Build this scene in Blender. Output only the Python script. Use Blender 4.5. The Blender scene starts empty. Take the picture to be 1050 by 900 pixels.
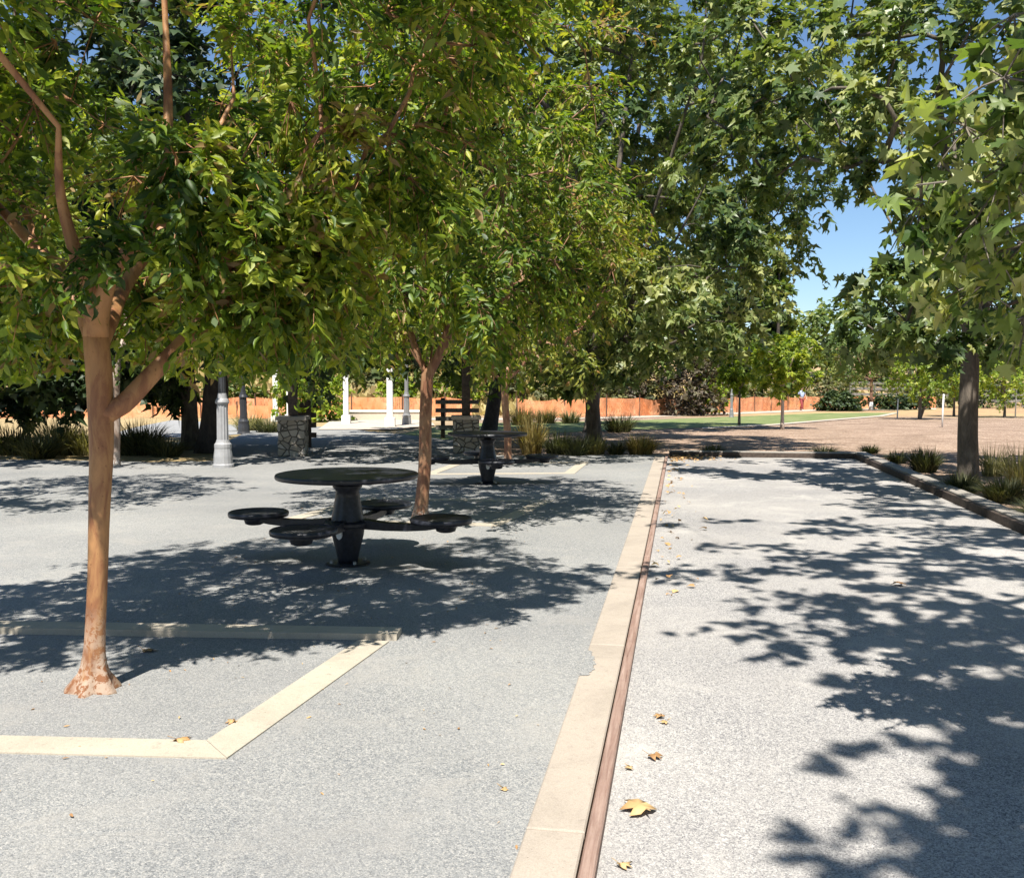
import bpy, math, random
import numpy as np
from mathutils import Vector, Matrix

random.seed(7)
RNG = np.random.default_rng(7)
SC = bpy.context.scene
COL = SC.collection
R = math.radians

# ------------------------------------------------------------------ camera model
FOC, PW, PH = 1000.0, 1050.0, 900.0
CAMZ = 1.60
PITCH = math.atan2(60.0, FOC)
CP, SP = math.cos(PITCH), math.sin(PITCH)
SLOPE, Y0 = 0.012, 22.0


def ray(px, py):
    x = (px - PW / 2) / FOC
    y = -(py - PH / 2) / FOC
    return Vector((x, CP + y * SP, -SP + y * CP))


def gp(px, py, z=0.0):
    """pixel -> point on the ground (flat near, gently falling beyond 22 m)"""
    d = ray(px, py)
    t = (z - CAMZ) / d.z
    if t * d.y > Y0:
        t = (SLOPE * Y0 - CAMZ + z) / (d.z + SLOPE * d.y)
    p = d * t
    return Vector((p.x, p.y, p.z + CAMZ))


def at(px, py, Y):
    d = ray(px, py)
    p = d * (Y / d.y)
    return Vector((p.x, p.y, p.z + CAMZ))


def sstep(v, a, b):
    t = min(1, max(0, (v - a) / (b - a)))
    return t * t * (3 - 2 * t)


def terr(x, y):
    z = 0.0 if y < Y0 else -SLOPE * (y - Y0)
    st = 56 + 30 * sstep(x, 2, 18)
    z += 8.0 * sstep(y, st, st + 75) + 1.1 * sstep(y, st, st + 14)
    if y > st:
        z += 0.35 * math.sin(x * 0.21 + 1.3) * math.sin(y * 0.17) * sstep(y, st, st + 10)
    return z


def on_ground(x, y):
    return Vector((x, y, terr(x, y)))


# ------------------------------------------------------------------ materials
def new_mat(name):
    m = bpy.data.materials.new(name)
    m.use_nodes = True
    nt = m.node_tree
    b = nt.nodes['Principled BSDF']
    return m, nt, b


def N(nt, typ, **kw):
    n = nt.nodes.new(typ)
    for k, v in kw.items():
        if k in n.inputs:
            n.inputs[k].default_value = v
        else:
            setattr(n, k, v)
    return n


def ramp(nt, stops, interp='LINEAR'):
    r = nt.nodes.new('ShaderNodeValToRGB')
    r.color_ramp.interpolation = interp
    e = r.color_ramp.elements
    while len(e) > 1:
        e.remove(e[-1])
    e[0].position = stops[0][0]
    e[0].color = (*stops[0][1], 1)
    for p, c in stops[1:]:
        k = e.new(p)
        k.color = (*c, 1)
    return r


def mixc(nt, fac, a, b, mode='MIX'):
    m = nt.nodes.new('ShaderNodeMix')
    m.data_type = 'RGBA'
    m.blend_type = mode
    for sock, v in ((m.inputs[0], fac), (m.inputs[6], a), (m.inputs[7], b)):
        if hasattr(v, 'links'):
            nt.links.new(v, sock)
        elif isinstance(v, (int, float)):
            sock.default_value = v
        else:
            sock.default_value = (*v, 1)
    return m.outputs[2]


def obj_coord(nt, scale=(1, 1, 1)):
    t = nt.nodes.new('ShaderNodeTexCoord')
    mp = nt.nodes.new('ShaderNodeMapping')
    mp.inputs['Scale'].default_value = scale
    nt.links.new(t.outputs['Object'], mp.inputs['Vector'])
    return mp.outputs[0]


def noise(nt, vec, scale, detail=4, rough=0.55, dist=0.0):
    n = N(nt, 'ShaderNodeTexNoise', Scale=scale, Detail=detail, Roughness=rough, Distortion=dist)
    nt.links.new(vec, n.inputs['Vector'])
    return n.outputs['Fac']


def bump(nt, b, height, strength, distance):
    bp = N(nt, 'ShaderNodeBump', Strength=strength, Distance=distance)
    nt.links.new(height, bp.inputs['Height'])
    nt.links.new(bp.outputs[0], b.inputs['Normal'])


def simple(name, col, rough=0.6, spec=0.4, metal=0.0, var=0.25, nscale=9.0, bmp=0.15):
    m, nt, b = new_mat(name)
    v = obj_coord(nt)
    f = noise(nt, v, nscale, 6, 0.65)
    r = ramp(nt, [(0.25, tuple(c * (1 - var) for c in col)), (0.75, tuple(min(1, c * (1 + var)) for c in col))])
    nt.links.new(f, r.inputs[0])
    nt.links.new(r.outputs[0], b.inputs['Base Color'])
    b.inputs['Roughness'].default_value = rough
    b.inputs['Specular IOR Level'].default_value = spec
    b.inputs['Metallic'].default_value = metal
    if bmp:
        f2 = noise(nt, v, nscale * 9, 3)
        bump(nt, b, f2, bmp, 0.01)
    return m


def gravel(name, stones, scale, dust, dust_amt, patch_scale, bump_s=0.5, dust2=None):
    m, nt, b = new_mat(name)
    v = obj_coord(nt)
    vo = N(nt, 'ShaderNodeTexVoronoi', Scale=scale, Randomness=1.0)
    nt.links.new(v, vo.inputs['Vector'])
    sep = nt.nodes.new('ShaderNodeSeparateColor')
    nt.links.new(vo.outputs['Color'], sep.inputs[0])
    r = ramp(nt, stones)
    nt.links.new(sep.outputs[0], r.inputs[0])
    vo2 = N(nt, 'ShaderNodeTexVoronoi', Scale=scale * 0.43, Randomness=1.0)
    nt.links.new(v, vo2.inputs['Vector'])
    sep2 = nt.nodes.new('ShaderNodeSeparateColor')
    nt.links.new(vo2.outputs['Color'], sep2.inputs[0])
    r2 = ramp(nt, stones)
    nt.links.new(sep2.outputs[1], r2.inputs[0])
    c = mixc(nt, 0.25, r.outputs[0], r2.outputs[0])
    p = noise(nt, v, patch_scale, 6, 0.62, 0.4)
    pr = ramp(nt, [(0.38, (0, 0, 0)), (0.72, (dust_amt,) * 3)])
    nt.links.new(p, pr.inputs[0])
    c = mixc(nt, pr.outputs[0], c, dust)
    if dust2:
        p2 = noise(nt, v, patch_scale * 3.1, 7, 0.7, 0.7)
        pr2 = ramp(nt, [(0.52, (0, 0, 0)), (0.68, (dust_amt,) * 3)])
        nt.links.new(p2, pr2.inputs[0])
        c = mixc(nt, pr2.outputs[0], c, dust2)
    p3 = noise(nt, v, 0.35, 3)
    pr3 = ramp(nt, [(0.3, (0.80, 0.80, 0.81)), (0.7, (1.10, 1.09, 1.07))])
    nt.links.new(p3, pr3.inputs[0])
    c = mixc(nt, 1.0, c, pr3.outputs[0], 'MULTIPLY')
    nt.links.new(c, b.inputs['Base Color'])
    b.inputs['Roughness'].default_value = 0.9
    b.inputs['Specular IOR Level'].default_value = 0.2
    inv = N(nt, 'ShaderNodeMath', operation='MULTIPLY')
    inv.inputs[1].default_value = -1
    nt.links.new(vo.outputs['Distance'], inv.inputs[0])
    bump(nt, b, inv.outputs[0], bump_s, 0.012)
    return m


def leaf_mat(name, dark, mid, light, trans=0.35, rough=0.42, odd=None):
    m, nt, b = new_mat(name)
    a = N(nt, 'ShaderNodeAttribute', attribute_name='tone')
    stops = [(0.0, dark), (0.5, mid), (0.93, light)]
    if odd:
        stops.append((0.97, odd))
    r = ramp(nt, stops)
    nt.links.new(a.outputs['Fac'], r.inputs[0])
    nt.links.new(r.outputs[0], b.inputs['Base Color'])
    b.inputs['Roughness'].default_value = rough
    b.inputs['Specular IOR Level'].default_value = 0.45
    tr = nt.nodes.new('ShaderNodeBsdfTranslucent')
    tc = mixc(nt, 1.0, r.outputs[0], (1.5, 1.55, 0.5), 'MULTIPLY')
    nt.links.new(tc, tr.inputs['Color'])
    mx = nt.nodes.new('ShaderNodeMixShader')
    mx.inputs[0].default_value = trans
    nt.links.new(b.outputs[0], mx.inputs[1])
    nt.links.new(tr.outputs[0], mx.inputs[2])
    nt.links.new(mx.outputs[0], nt.nodes['Material Output'].inputs['Surface'])
    return m


def bark_smooth(name, base, peel, pale, base_h=0.45):
    """crape myrtle: smooth tan bark, long peeling streaks, raw reddish and whitish flakes at the foot"""
    m, nt, b = new_mat(name)
    v = obj_coord(nt, (1, 1, 0.28))
    f = noise(nt, v, 11, 6, 0.6, 0.6)
    r = ramp(nt, [(0.30, tuple(c * 0.62 for c in peel)), (0.44, peel), (0.54, base), (0.72, tuple(min(1, c * 1.25) for c in base))])
    nt.links.new(f, r.inputs[0])
    v2 = obj_coord(nt)
    f2 = noise(nt, v2, 21, 7, 0.65, 1.5)
    r2 = ramp(nt, [(0.40, peel), (0.47, peel), (0.50, pale), (0.62, pale)])
    nt.links.new(f2, r2.inputs[0])
    sep = nt.nodes.new('ShaderNodeSeparateXYZ')
    nt.links.new(v2, sep.inputs[0])
    mr = N(nt, 'ShaderNodeMapRange')
    mr.inputs['From Min'].default_value = base_h
    mr.inputs['From Max'].default_value = base_h * 0.35
    nt.links.new(sep.outputs['Z'], mr.inputs['Value'])
    ad = N(nt, 'ShaderNodeMath', operation='MULTIPLY')
    f3 = noise(nt, v2, 7, 4)
    mr2 = N(nt, 'ShaderNodeMapRange')
    mr2.inputs['From Min'].default_value = 0.3
    mr2.inputs['From Max'].default_value = 0.5
    nt.links.new(f3, mr2.inputs['Value'])
    nt.links.new(mr.outputs[0], ad.inputs[0])
    nt.links.new(mr2.outputs[0], ad.inputs[1])
    c = mixc(nt, ad.outputs[0], r.outputs[0], r2.outputs[0])
    sp = noise(nt, v2, 60, 3, 0.6)
    spr = ramp(nt, [(0.28, (0.35, 0.28, 0.24)), (0.36, (1, 1, 1))])
    nt.links.new(sp, spr.inputs[0])
    c = mixc(nt, 0.8, c, spr.outputs[0], 'MULTIPLY')
    nt.links.new(c, b.inputs['Base Color'])
    b.inputs['Roughness'].default_value = 0.55
    bump(nt, b, f, 0.35, 0.02)
    return m


def bark_rough(name, a, c2, scale=10):
    m, nt, b = new_mat(name)
    v = obj_coord(nt, (1, 1, 0.35))
    f = noise(nt, v, scale, 8, 0.7, 0.8)
    r = ramp(nt, [(0.3, a), (0.55, c2), (0.75, tuple(min(1, x * 1.7) for x in c2))])
    nt.links.new(f, r.inputs[0])
    nt.links.new(r.outputs[0], b.inputs['Base Color'])
    b.inputs['Roughness'].default_value = 0.85
    bump(nt, b, f, 0.6, 0.04)
    return m


def concrete(name, base, stain, rough=0.85):
    m, nt, b = new_mat(name)
    v = obj_coord(nt)
    f = noise(nt, v, 1.6, 9, 0.72, 0.6)
    r = ramp(nt, [(0.28, tuple(c * 0.72 for c in base)), (0.5, tuple(c * 0.93 for c in base)), (0.72, tuple(c * 1.06 for c in base))])
    nt.links.new(f, r.inputs[0])
    f2 = noise(nt, v, 22, 8, 0.75)
    r2 = ramp(nt, [(0.56, (0, 0, 0)), (0.70, (0.8, 0.8, 0.8))])
    nt.links.new(f2, r2.inputs[0])
    c = mixc(nt, r2.outputs[0], r.outputs[0], stain)
    sp = N(nt, 'ShaderNodeTexVoronoi', Scale=34.0)
    nt.links.new(v, sp.inputs['Vector'])
    sr = ramp(nt, [(0.05, (0.45, 0.42, 0.4)), (0.11, (1, 1, 1))])
    nt.links.new(sp.outputs['Distance'], sr.inputs[0])
    f4 = noise(nt, v, 3.0, 3)
    f4r = ramp(nt, [(0.5, (0, 0, 0)), (0.6, (1, 1, 1))])
    nt.links.new(f4, f4r.inputs[0])
    c = mixc(nt, f4r.outputs[0], c, mixc(nt, 1.0, c, sr.outputs[0], 'MULTIPLY'))
    f3 = noise(nt, v, 200, 3, 0.7)
    r3 = ramp(nt, [(0.3, (0.78, 0.78, 0.78)), (0.7, (1.1, 1.1, 1.1))])
    nt.links.new(f3, r3.inputs[0])
    c = mixc(nt, 1.0, c, r3.outputs[0], 'MULTIPLY')
    nt.links.new(c, b.inputs['Base Color'])
    b.inputs['Roughness'].default_value = rough
    bump(nt, b, f3, 0.3, 0.004)
    return m


def timber(name, a, c2, axis_scale=(1, 1, 1), sc=18):
    m, nt, b = new_mat(name)
    v = obj_coord(nt, axis_scale)
    f = noise(nt, v, sc, 7, 0.7, 0.5)
    r = ramp(nt, [(0.28, tuple(x * 0.35 for x in a)), (0.36, a), (0.66, c2)])
    nt.links.new(f, r.inputs[0])
    v2 = obj_coord(nt)
    f2 = noise(nt, v2, 5, 6, 0.7)
    c = mixc(nt, 0.8, r.outputs[0], mixc(nt, f2, (0.62, 0.62, 0.62), (1.3, 1.3, 1.3)), 'MULTIPLY')
    nt.links.new(c, b.inputs['Base Color'])
    b.inputs['Roughness'].default_value = 0.8
    bump(nt, b, f, 0.6, 0.01)
    return m


M = {}
M['gravel'] = gravel('plaza_gravel', [(0.0, (0.10, 0.105, 0.112)), (0.3, (0.20, 0.21, 0.215)), (0.6, (0.285, 0.29, 0.285)), (0.85, (0.37, 0.365, 0.345)), (1.0, (0.52, 0.50, 0.46))], 190, (0.33, 0.325, 0.31), 0.6, 0.6, 0.2, (0.345, 0.332, 0.308))
M['court'] = gravel('court_gravel', [(0.0, (0.10, 0.10, 0.11)), (0.25, (0.21, 0.207, 0.212)), (0.5, (0.34, 0.33, 0.32)), (0.8, (0.465, 0.448, 0.425)), (1.0, (0.60, 0.58, 0.545))], 190, (0.42, 0.395, 0.365), 0.7, 0.45, 0.2, (0.49, 0.465, 0.43))
M['leaf_crape'] = leaf_mat('crape_leaf', (0.035, 0.08, 0.012), (0.17, 0.25, 0.03), (0.45, 0.46, 0.065), 0.42, 0.46, (0.30, 0.20, 0.09))
M['leaf_crape_far'] = leaf_mat('crape_leaf_tinged', (0.05, 0.085, 0.016), (0.19, 0.235, 0.045), (0.42, 0.39, 0.09), 0.42, 0.40, (0.36, 0.20, 0.11))
M['leaf_syc'] = leaf_mat('sycamore_leaf', (0.042, 0.08, 0.026), (0.155, 0.215, 0.068), (0.38, 0.40, 0.16), 0.34, 0.40)
M['leaf_syc_near'] = leaf_mat('sycamore_leaf_pale', (0.06, 0.11, 0.03), (0.21, 0.285, 0.085), (0.46, 0.47, 0.20), 0.42, 0.45)
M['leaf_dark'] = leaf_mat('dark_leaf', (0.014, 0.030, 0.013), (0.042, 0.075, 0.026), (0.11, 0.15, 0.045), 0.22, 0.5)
M['leaf_mid'] = leaf_mat('mid_green_leaf', (0.04, 0.075, 0.022), (0.125, 0.185, 0.045), (0.27, 0.31, 0.085), 0.34, 0.48)
M['leaf_bright'] = leaf_mat('bright_young_leaf', (0.08, 0.14, 0.02), (0.24, 0.33, 0.045), (0.45, 0.48, 0.08), 0.45, 0.45)
M['leaf_brown'] = leaf_mat('brownish_shrub_leaf', (0.045, 0.034, 0.022), (0.09, 0.066, 0.042), (0.15, 0.14, 0.07), 0.2, 0.6)
M['leaf_olive'] = leaf_mat('olive_shrub_leaf', (0.06, 0.07, 0.03), (0.14, 0.15, 0.06), (0.26, 0.25, 0.11), 0.25, 0.6)
M['grass_gold'] = leaf_mat('golden_grass', (0.16, 0.11, 0.04), (0.33, 0.25, 0.09), (0.50, 0.42, 0.18), 0.3, 0.6)
M['grass_dark'] = leaf_mat('dark_grass', (0.03, 0.04, 0.018), (0.075, 0.085, 0.035), (0.16, 0.16, 0.07), 0.25, 0.6)
M['grass_straw'] = leaf_mat('straw_grass', (0.12, 0.12, 0.05), (0.27, 0.25, 0.11), (0.46, 0.41, 0.22), 0.3, 0.6)
M['bark_crape'] = bark_smooth('crape_myrtle_bark', (0.39, 0.20, 0.082), (0.27, 0.115, 0.05), (0.47, 0.345, 0.255))
M['bark_crape_red'] = bark_smooth('crape_myrtle_red_bark', (0.30, 0.165, 0.09), (0.20, 0.085, 0.045), (0.5, 0.40, 0.32), 0.2)
M['bark_crape_grey'] = bark_smooth('crape_myrtle_grey_bark', (0.34, 0.27, 0.22), (0.22, 0.15, 0.11), (0.6, 0.55, 0.5), 0.3)
M['bark'] = bark_rough('grey_brown_bark', (0.05, 0.042, 0.035), (0.14, 0.115, 0.09))
M['bark_dark'] = bark_rough('dark_bark', (0.022, 0.018, 0.015), (0.06, 0.048, 0.04))
M['bark_syc'] = bark_rough('mottled_sycamore_bark', (0.10, 0.085, 0.07), (0.22, 0.19, 0.15), 6)
M['bark_pale'] = bark_rough('pale_young_bark', (0.32, 0.24, 0.18), (0.55, 0.46, 0.38), 14)
M['bark_redbrown'] = bark_rough('reddish_young_bark', (0.12, 0.06, 0.04), (0.25, 0.14, 0.09), 14)
M['concrete'] = concrete('tan_concrete', (0.45, 0.385, 0.315), (0.30, 0.255, 0.21))
M['band'] = concrete('pale_yellow_concrete', (0.51, 0.45, 0.355), (0.27, 0.235, 0.195))
M['concrete_grey'] = concrete('grey_concrete', (0.36, 0.33, 0.29), (0.22, 0.2, 0.17))
M['terrace'] = concrete('pale_terrace_concrete', (0.62, 0.53, 0.42), (0.45, 0.38, 0.3))
M['path'] = concrete('grey_path', (0.36, 0.36, 0.35), (0.27, 0.27, 0.26))
M['timber_red'] = timber('red_weathered_timber', (0.24, 0.145, 0.11), (0.40, 0.285, 0.23), (1, 0.04, 1), 55)
M['timber_dark'] = timber('dark_brown_timber', (0.045, 0.033, 0.027), (0.11, 0.08, 0.062))
M['timber_grey'] = timber('weathered_grey_timber', (0.15, 0.135, 0.12), (0.3, 0.275, 0.25))
M['white_paint'] = simple('white_paint', (0.78, 0.77, 0.74), 0.5, 0.4, 0, 0.06, 5, 0.05)
M['lamp_grey'] = simple('lamp_grey_paint', (0.34, 0.34, 0.345), 0.45, 0.5, 0.0, 0.15, 8, 0.05)
M['lamp_dark'] = simple('lamp_dark_paint_and_pole_shade', (0.04, 0.042, 0.048), 0.4, 0.5, 0.0, 0.2, 8, 0.05)
M['lamp_mid'] = simple('lamp_mid_grey_paint', (0.22, 0.22, 0.22), 0.45, 0.5, 0.0, 0.15, 8, 0.05)
M['steel'] = simple('galvanised_steel', (0.45, 0.45, 0.44), 0.4, 0.5, 0.6, 0.15, 20, 0.05)
M['post_rust'] = simple('rusty_fence_post', (0.12, 0.07, 0.05), 0.7, 0.3, 0.2, 0.3, 30, 0.1)


def mk_black():
    m, nt, b = new_mat('black_coated_metal')
    v = obj_coord(nt)
    f = noise(nt, v, 30, 5, 0.6)
    r = ramp(nt, [(0.3, (0.012, 0.013, 0.019)), (0.75, (0.036, 0.039, 0.052))])
    nt.links.new(f, r.inputs[0])
    nt.links.new(r.outputs[0], b.inputs['Base Color'])
    b.inputs['Roughness'].default_value = 0.38
    b.inputs['Specular IOR Level'].default_value = 0.5
    bump(nt, b, noise(nt, v, 220, 2), 0.12, 0.003)
    return m


M['black'] = mk_black()


def mk_perf():
    """black coated metal pierced by rows of small holes"""
    m, nt, b = new_mat('perforated_black_metal')
    v = obj_coord(nt)
    mp = nt.nodes.new('ShaderNodeMapping')
    mp.inputs['Rotation'].default_value = (0, 0, R(45))
    mp.inputs['Scale'].default_value = (38, 38, 0.0)
    nt.links.new(v, mp.inputs[0])
    vo = N(nt, 'ShaderNodeTexVoronoi', Scale=1.0, Randomness=0.0)
    nt.links.new(mp.outputs[0], vo.inputs['Vector'])
    lt = N(nt, 'ShaderNodeMath', operation='LESS_THAN')
    lt.inputs[1].default_value = 0.33
    nt.links.new(vo.outputs['Distance'], lt.inputs[0])
    b.inputs['Base Color'].default_value = (0.016, 0.018, 0.026, 1)
    b.inputs['Roughness'].default_value = 0.4
    tr = nt.nodes.new('ShaderNodeBsdfTransparent')
    mx = nt.nodes.new('ShaderNodeMixShader')
    nt.links.new(lt.outputs[0], mx.inputs[0])
    nt.links.new(b.outputs[0], mx.inputs[1])
    nt.links.new(tr.outputs[0], mx.inputs[2])
    nt.links.new(mx.outputs[0], nt.nodes['Material Output'].inputs['Surface'])
    return m


M['perf'] = mk_perf()


def mk_net():
    m, nt, b = new_mat('orange_safety_net')
    v = obj_coord(nt)
    f = noise(nt, v, 0.9, 5, 0.6, 0.5)
    r = ramp(nt, [(0.3, (0.97, 0.32, 0.12)), (0.7, (0.98, 0.50, 0.28))])
    nt.links.new(f, r.inputs[0])
    nt.links.new(r.outputs[0], b.inputs['Base Color'])
    b.inputs['Roughness'].default_value = 0.6
    # oval mesh openings
    mp = nt.nodes.new('ShaderNodeMapping')
    mp.inputs['Scale'].default_value = (16, 16, 25)
    nt.links.new(v, mp.inputs[0])
    vo = N(nt, 'ShaderNodeTexVoronoi', Scale=1.0, Randomness=0.15)
    nt.links.new(mp.outputs[0], vo.inputs['Vector'])
    lt = N(nt, 'ShaderNodeMath', operation='LESS_THAN')
    lt.inputs[1].default_value = 0.36
    nt.links.new(vo.outputs['Distance'], lt.inputs[0])
    tl = nt.nodes.new('ShaderNodeBsdfTranslucent')
    tl.inputs['Color'].default_value = (0.9, 0.3, 0.12, 1)
    m1 = nt.nodes.new('ShaderNodeMixShader')
    m1.inputs[0].default_value = 0.25
    nt.links.new(b.outputs[0], m1.inputs[1])
    nt.links.new(tl.outputs[0], m1.inputs[2])
    tr = nt.nodes.new('ShaderNodeBsdfTransparent')
    mx = nt.nodes.new('ShaderNodeMixShader')
    nt.links.new(lt.outputs[0], mx.inputs[0])
    nt.links.new(m1.outputs[0], mx.inputs[1])
    nt.links.new(tr.outputs[0], mx.inputs[2])
    nt.links.new(mx.outputs[0], nt.nodes['Material Output'].inputs['Surface'])
    return m


M['net'] = mk_net()


def mk_stone():
    m, nt, b = new_mat('rubble_stone')
    v = obj_coord(nt, (1, 1, 1.25))
    n1 = N(nt, 'ShaderNodeTexVoronoi', Scale=6.0, Randomness=0.9)
    nt.links.new(v, n1.inputs['Vector'])
    e = N(nt, 'ShaderNodeTexVoronoi', Scale=6.0, Randomness=0.9, feature='DISTANCE_TO_EDGE')
    nt.links.new(v, e.inputs['Vector'])
    sep = nt.nodes.new('ShaderNodeSeparateColor')
    nt.links.new(n1.outputs['Color'], sep.inputs[0])
    r = ramp(nt, [(0, (0.30, 0.26, 0.21)), (0.4, (0.45, 0.41, 0.35)), (0.7, (0.38, 0.32, 0.25)), (1, (0.55, 0.51, 0.46))])
    nt.links.new(sep.outputs[0], r.inputs[0])
    er = ramp(nt, [(0.03, (0.0, 0.0, 0.0)), (0.08, (1, 1, 1))])
    nt.links.new(e.outputs['Distance'], er.inputs[0])
    c = mixc(nt, er.outputs[0], (0.10, 0.09, 0.075), r.outputs[0])
    c = mixc(nt, 0.5, c, mixc(nt, noise(nt, v, 30, 5), (0.55, 0.55, 0.55), (1.3, 1.3, 1.3)), 'MULTIPLY')
    nt.links.new(c, b.inputs['Base Color'])
    b.inputs['Roughness'].default_value = 0.9
    bump(nt, b, er.outputs[0], 0.8, 0.03)
    return m


M['stone'] = mk_stone()


def mk_ground():
    m, nt, b = new_mat('ground_soil')
    v = obj_coord(nt)
    vo = N(nt, 'ShaderNodeTexVoronoi', Scale=26.0)
    vs = nt.nodes.new('ShaderNodeMapping')
    vs.inputs['Scale'].default_value = (1, 1.6, 1)
    nt.links.new(v, vs.inputs[0])
    nt.links.new(vs.outputs[0], vo.inputs['Vector'])
    sep = nt.nodes.new('ShaderNodeSeparateColor')
    nt.links.new(vo.outputs['Color'], sep.inputs[0])
    r = ramp(nt, [(0, (0.20, 0.13, 0.09)), (0.5, (0.38, 0.27, 0.195)), (0.85, (0.50, 0.375, 0.28)), (1, (0.64, 0.51, 0.40))])
    nt.links.new(sep.outputs[0], r.inputs[0])
    pn = noise(nt, v, 0.7, 7, 0.65, 0.6)
    pr = ramp(nt, [(0.3, (0.62, 0.60, 0.58)), (0.7, (1.18, 1.18, 1.18))])
    nt.links.new(pn, pr.inputs[0])
    mulch = mixc(nt, 1.0, r.outputs[0], pr.outputs[0], 'MULTIPLY')
    # dry grass (left side and the hill)
    gn = noise(nt, v, 1.7, 8, 0.7, 0.3)
    gr = ramp(nt, [(0.25, (0.24, 0.18, 0.085)), (0.5, (0.44, 0.33, 0.17)), (0.75, (0.58, 0.46, 0.26))])
    nt.links.new(gn, gr.inputs[0])
    sx = nt.nodes.new('ShaderNodeSeparateXYZ')
    nt.links.new(v, sx.inputs[0])
    wob = N(nt, 'ShaderNodeMath', operation='MULTIPLY_ADD')
    wob.inputs[1].default_value = 6
    nt.links.new(pn, wob.inputs[0])
    nt.links.new(sx.outputs['X'], wob.inputs[2])
    mr = N(nt, 'ShaderNodeMapRange')
    mr.inputs['From Min'].default_value = 2.0
    mr.inputs['From Max'].default_value = -1.5
    nt.links.new(wob.outputs[0], mr.inputs['Value'])
    c = mixc(nt, mr.outputs[0], mulch, gr.outputs[0])
    # hill: golden with bare pinkish earth
    hn = noise(nt, v, 0.16, 6, 0.6, 0.6)
    hr = ramp(nt, [(0.40, (0.50, 0.38, 0.19)), (0.55, (0.46, 0.30, 0.17)), (0.68, (0.42, 0.24, 0.15))])
    nt.links.new(hn, hr.inputs[0])
    hc = mixc(nt, 0.7, hr.outputs[0], mixc(nt, gn, (0.5, 0.5, 0.5), (1.35, 1.35, 1.35)), 'MULTIPLY')
    my = N(nt, 'ShaderNodeMapRange')
    my.inputs['From Min'].default_value = 50.0
    my.inputs['From Max'].default_value = 56.0
    nt.links.new(sx.outputs['Y'], my.inputs['Value'])
    c = mixc(nt, my.outputs[0], c, hc)
    nt.links.new(c, b.inputs['Base Color'])
    b.inputs['Roughness'].default_value = 0.95
    b.inputs['Specular IOR Level'].default_value = 0.15
    bump(nt, b, vo.outputs['Distance'], 0.6, 0.04)
    return m


M['ground'] = mk_ground()


def mk_lawn():
    m, nt, b = new_mat('lawn_grass')
    v = obj_coord(nt)
    f = noise(nt, v, 1.2, 8, 0.7)
    r = ramp(nt, [(0.30, (0.10, 0.145, 0.04)), (0.5, (0.175, 0.22, 0.07)), (0.72, (0.36, 0.325, 0.16))])
    nt.links.new(f, r.inputs[0])
    nt.links.new(r.outputs[0], b.inputs['Base Color'])
    b.inputs['Roughness'].default_value = 0.9
    bump(nt, b, noise(nt, v, 40, 4), 0.6, 0.03)
    return m


M['lawn'] = mk_lawn()


def mk_dry(name='dry_leaf'):
    m, nt, b = new_mat(name)
    a = N(nt, 'ShaderNodeAttribute', attribute_name='tone')
    r = ramp(nt, [(0, (0.20, 0.10, 0.045)), (0.5, (0.44, 0.25, 0.10)), (1, (0.62, 0.43, 0.20))])
    nt.links.new(a.outputs['Fac'], r.inputs[0])
    v = obj_coord(nt)
    f = noise(nt, v, 25, 4)
    c = mixc(nt, 0.6, r.outputs[0], mixc(nt, f, (0.6, 0.6, 0.6), (1.35, 1.35, 1.35)), 'MULTIPLY')
    nt.links.new(c, b.inputs['Base Color'])
    b.inputs['Roughness'].default_value = 0.7
    return m


M['dry'] = mk_dry()

# ------------------------------------------------------------------ object helpers


def tag(o, label=None, cat=None, group=None, kind=None):
    if label:
        o['label'] = label
    if cat:
        o['category'] = cat
    if group:
        o['group'] = group
    if kind:
        o['kind'] = kind
    return o


def root(name, loc, label, cat, group=None, rz=0.0):
    o = bpy.data.objects.new(name, None)
    o.empty_display_size = 0.2
    COL.objects.link(o)
    o.location = loc
    o.rotation_euler = (0, 0, rz)
    return tag(o, label, cat, group)


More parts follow.
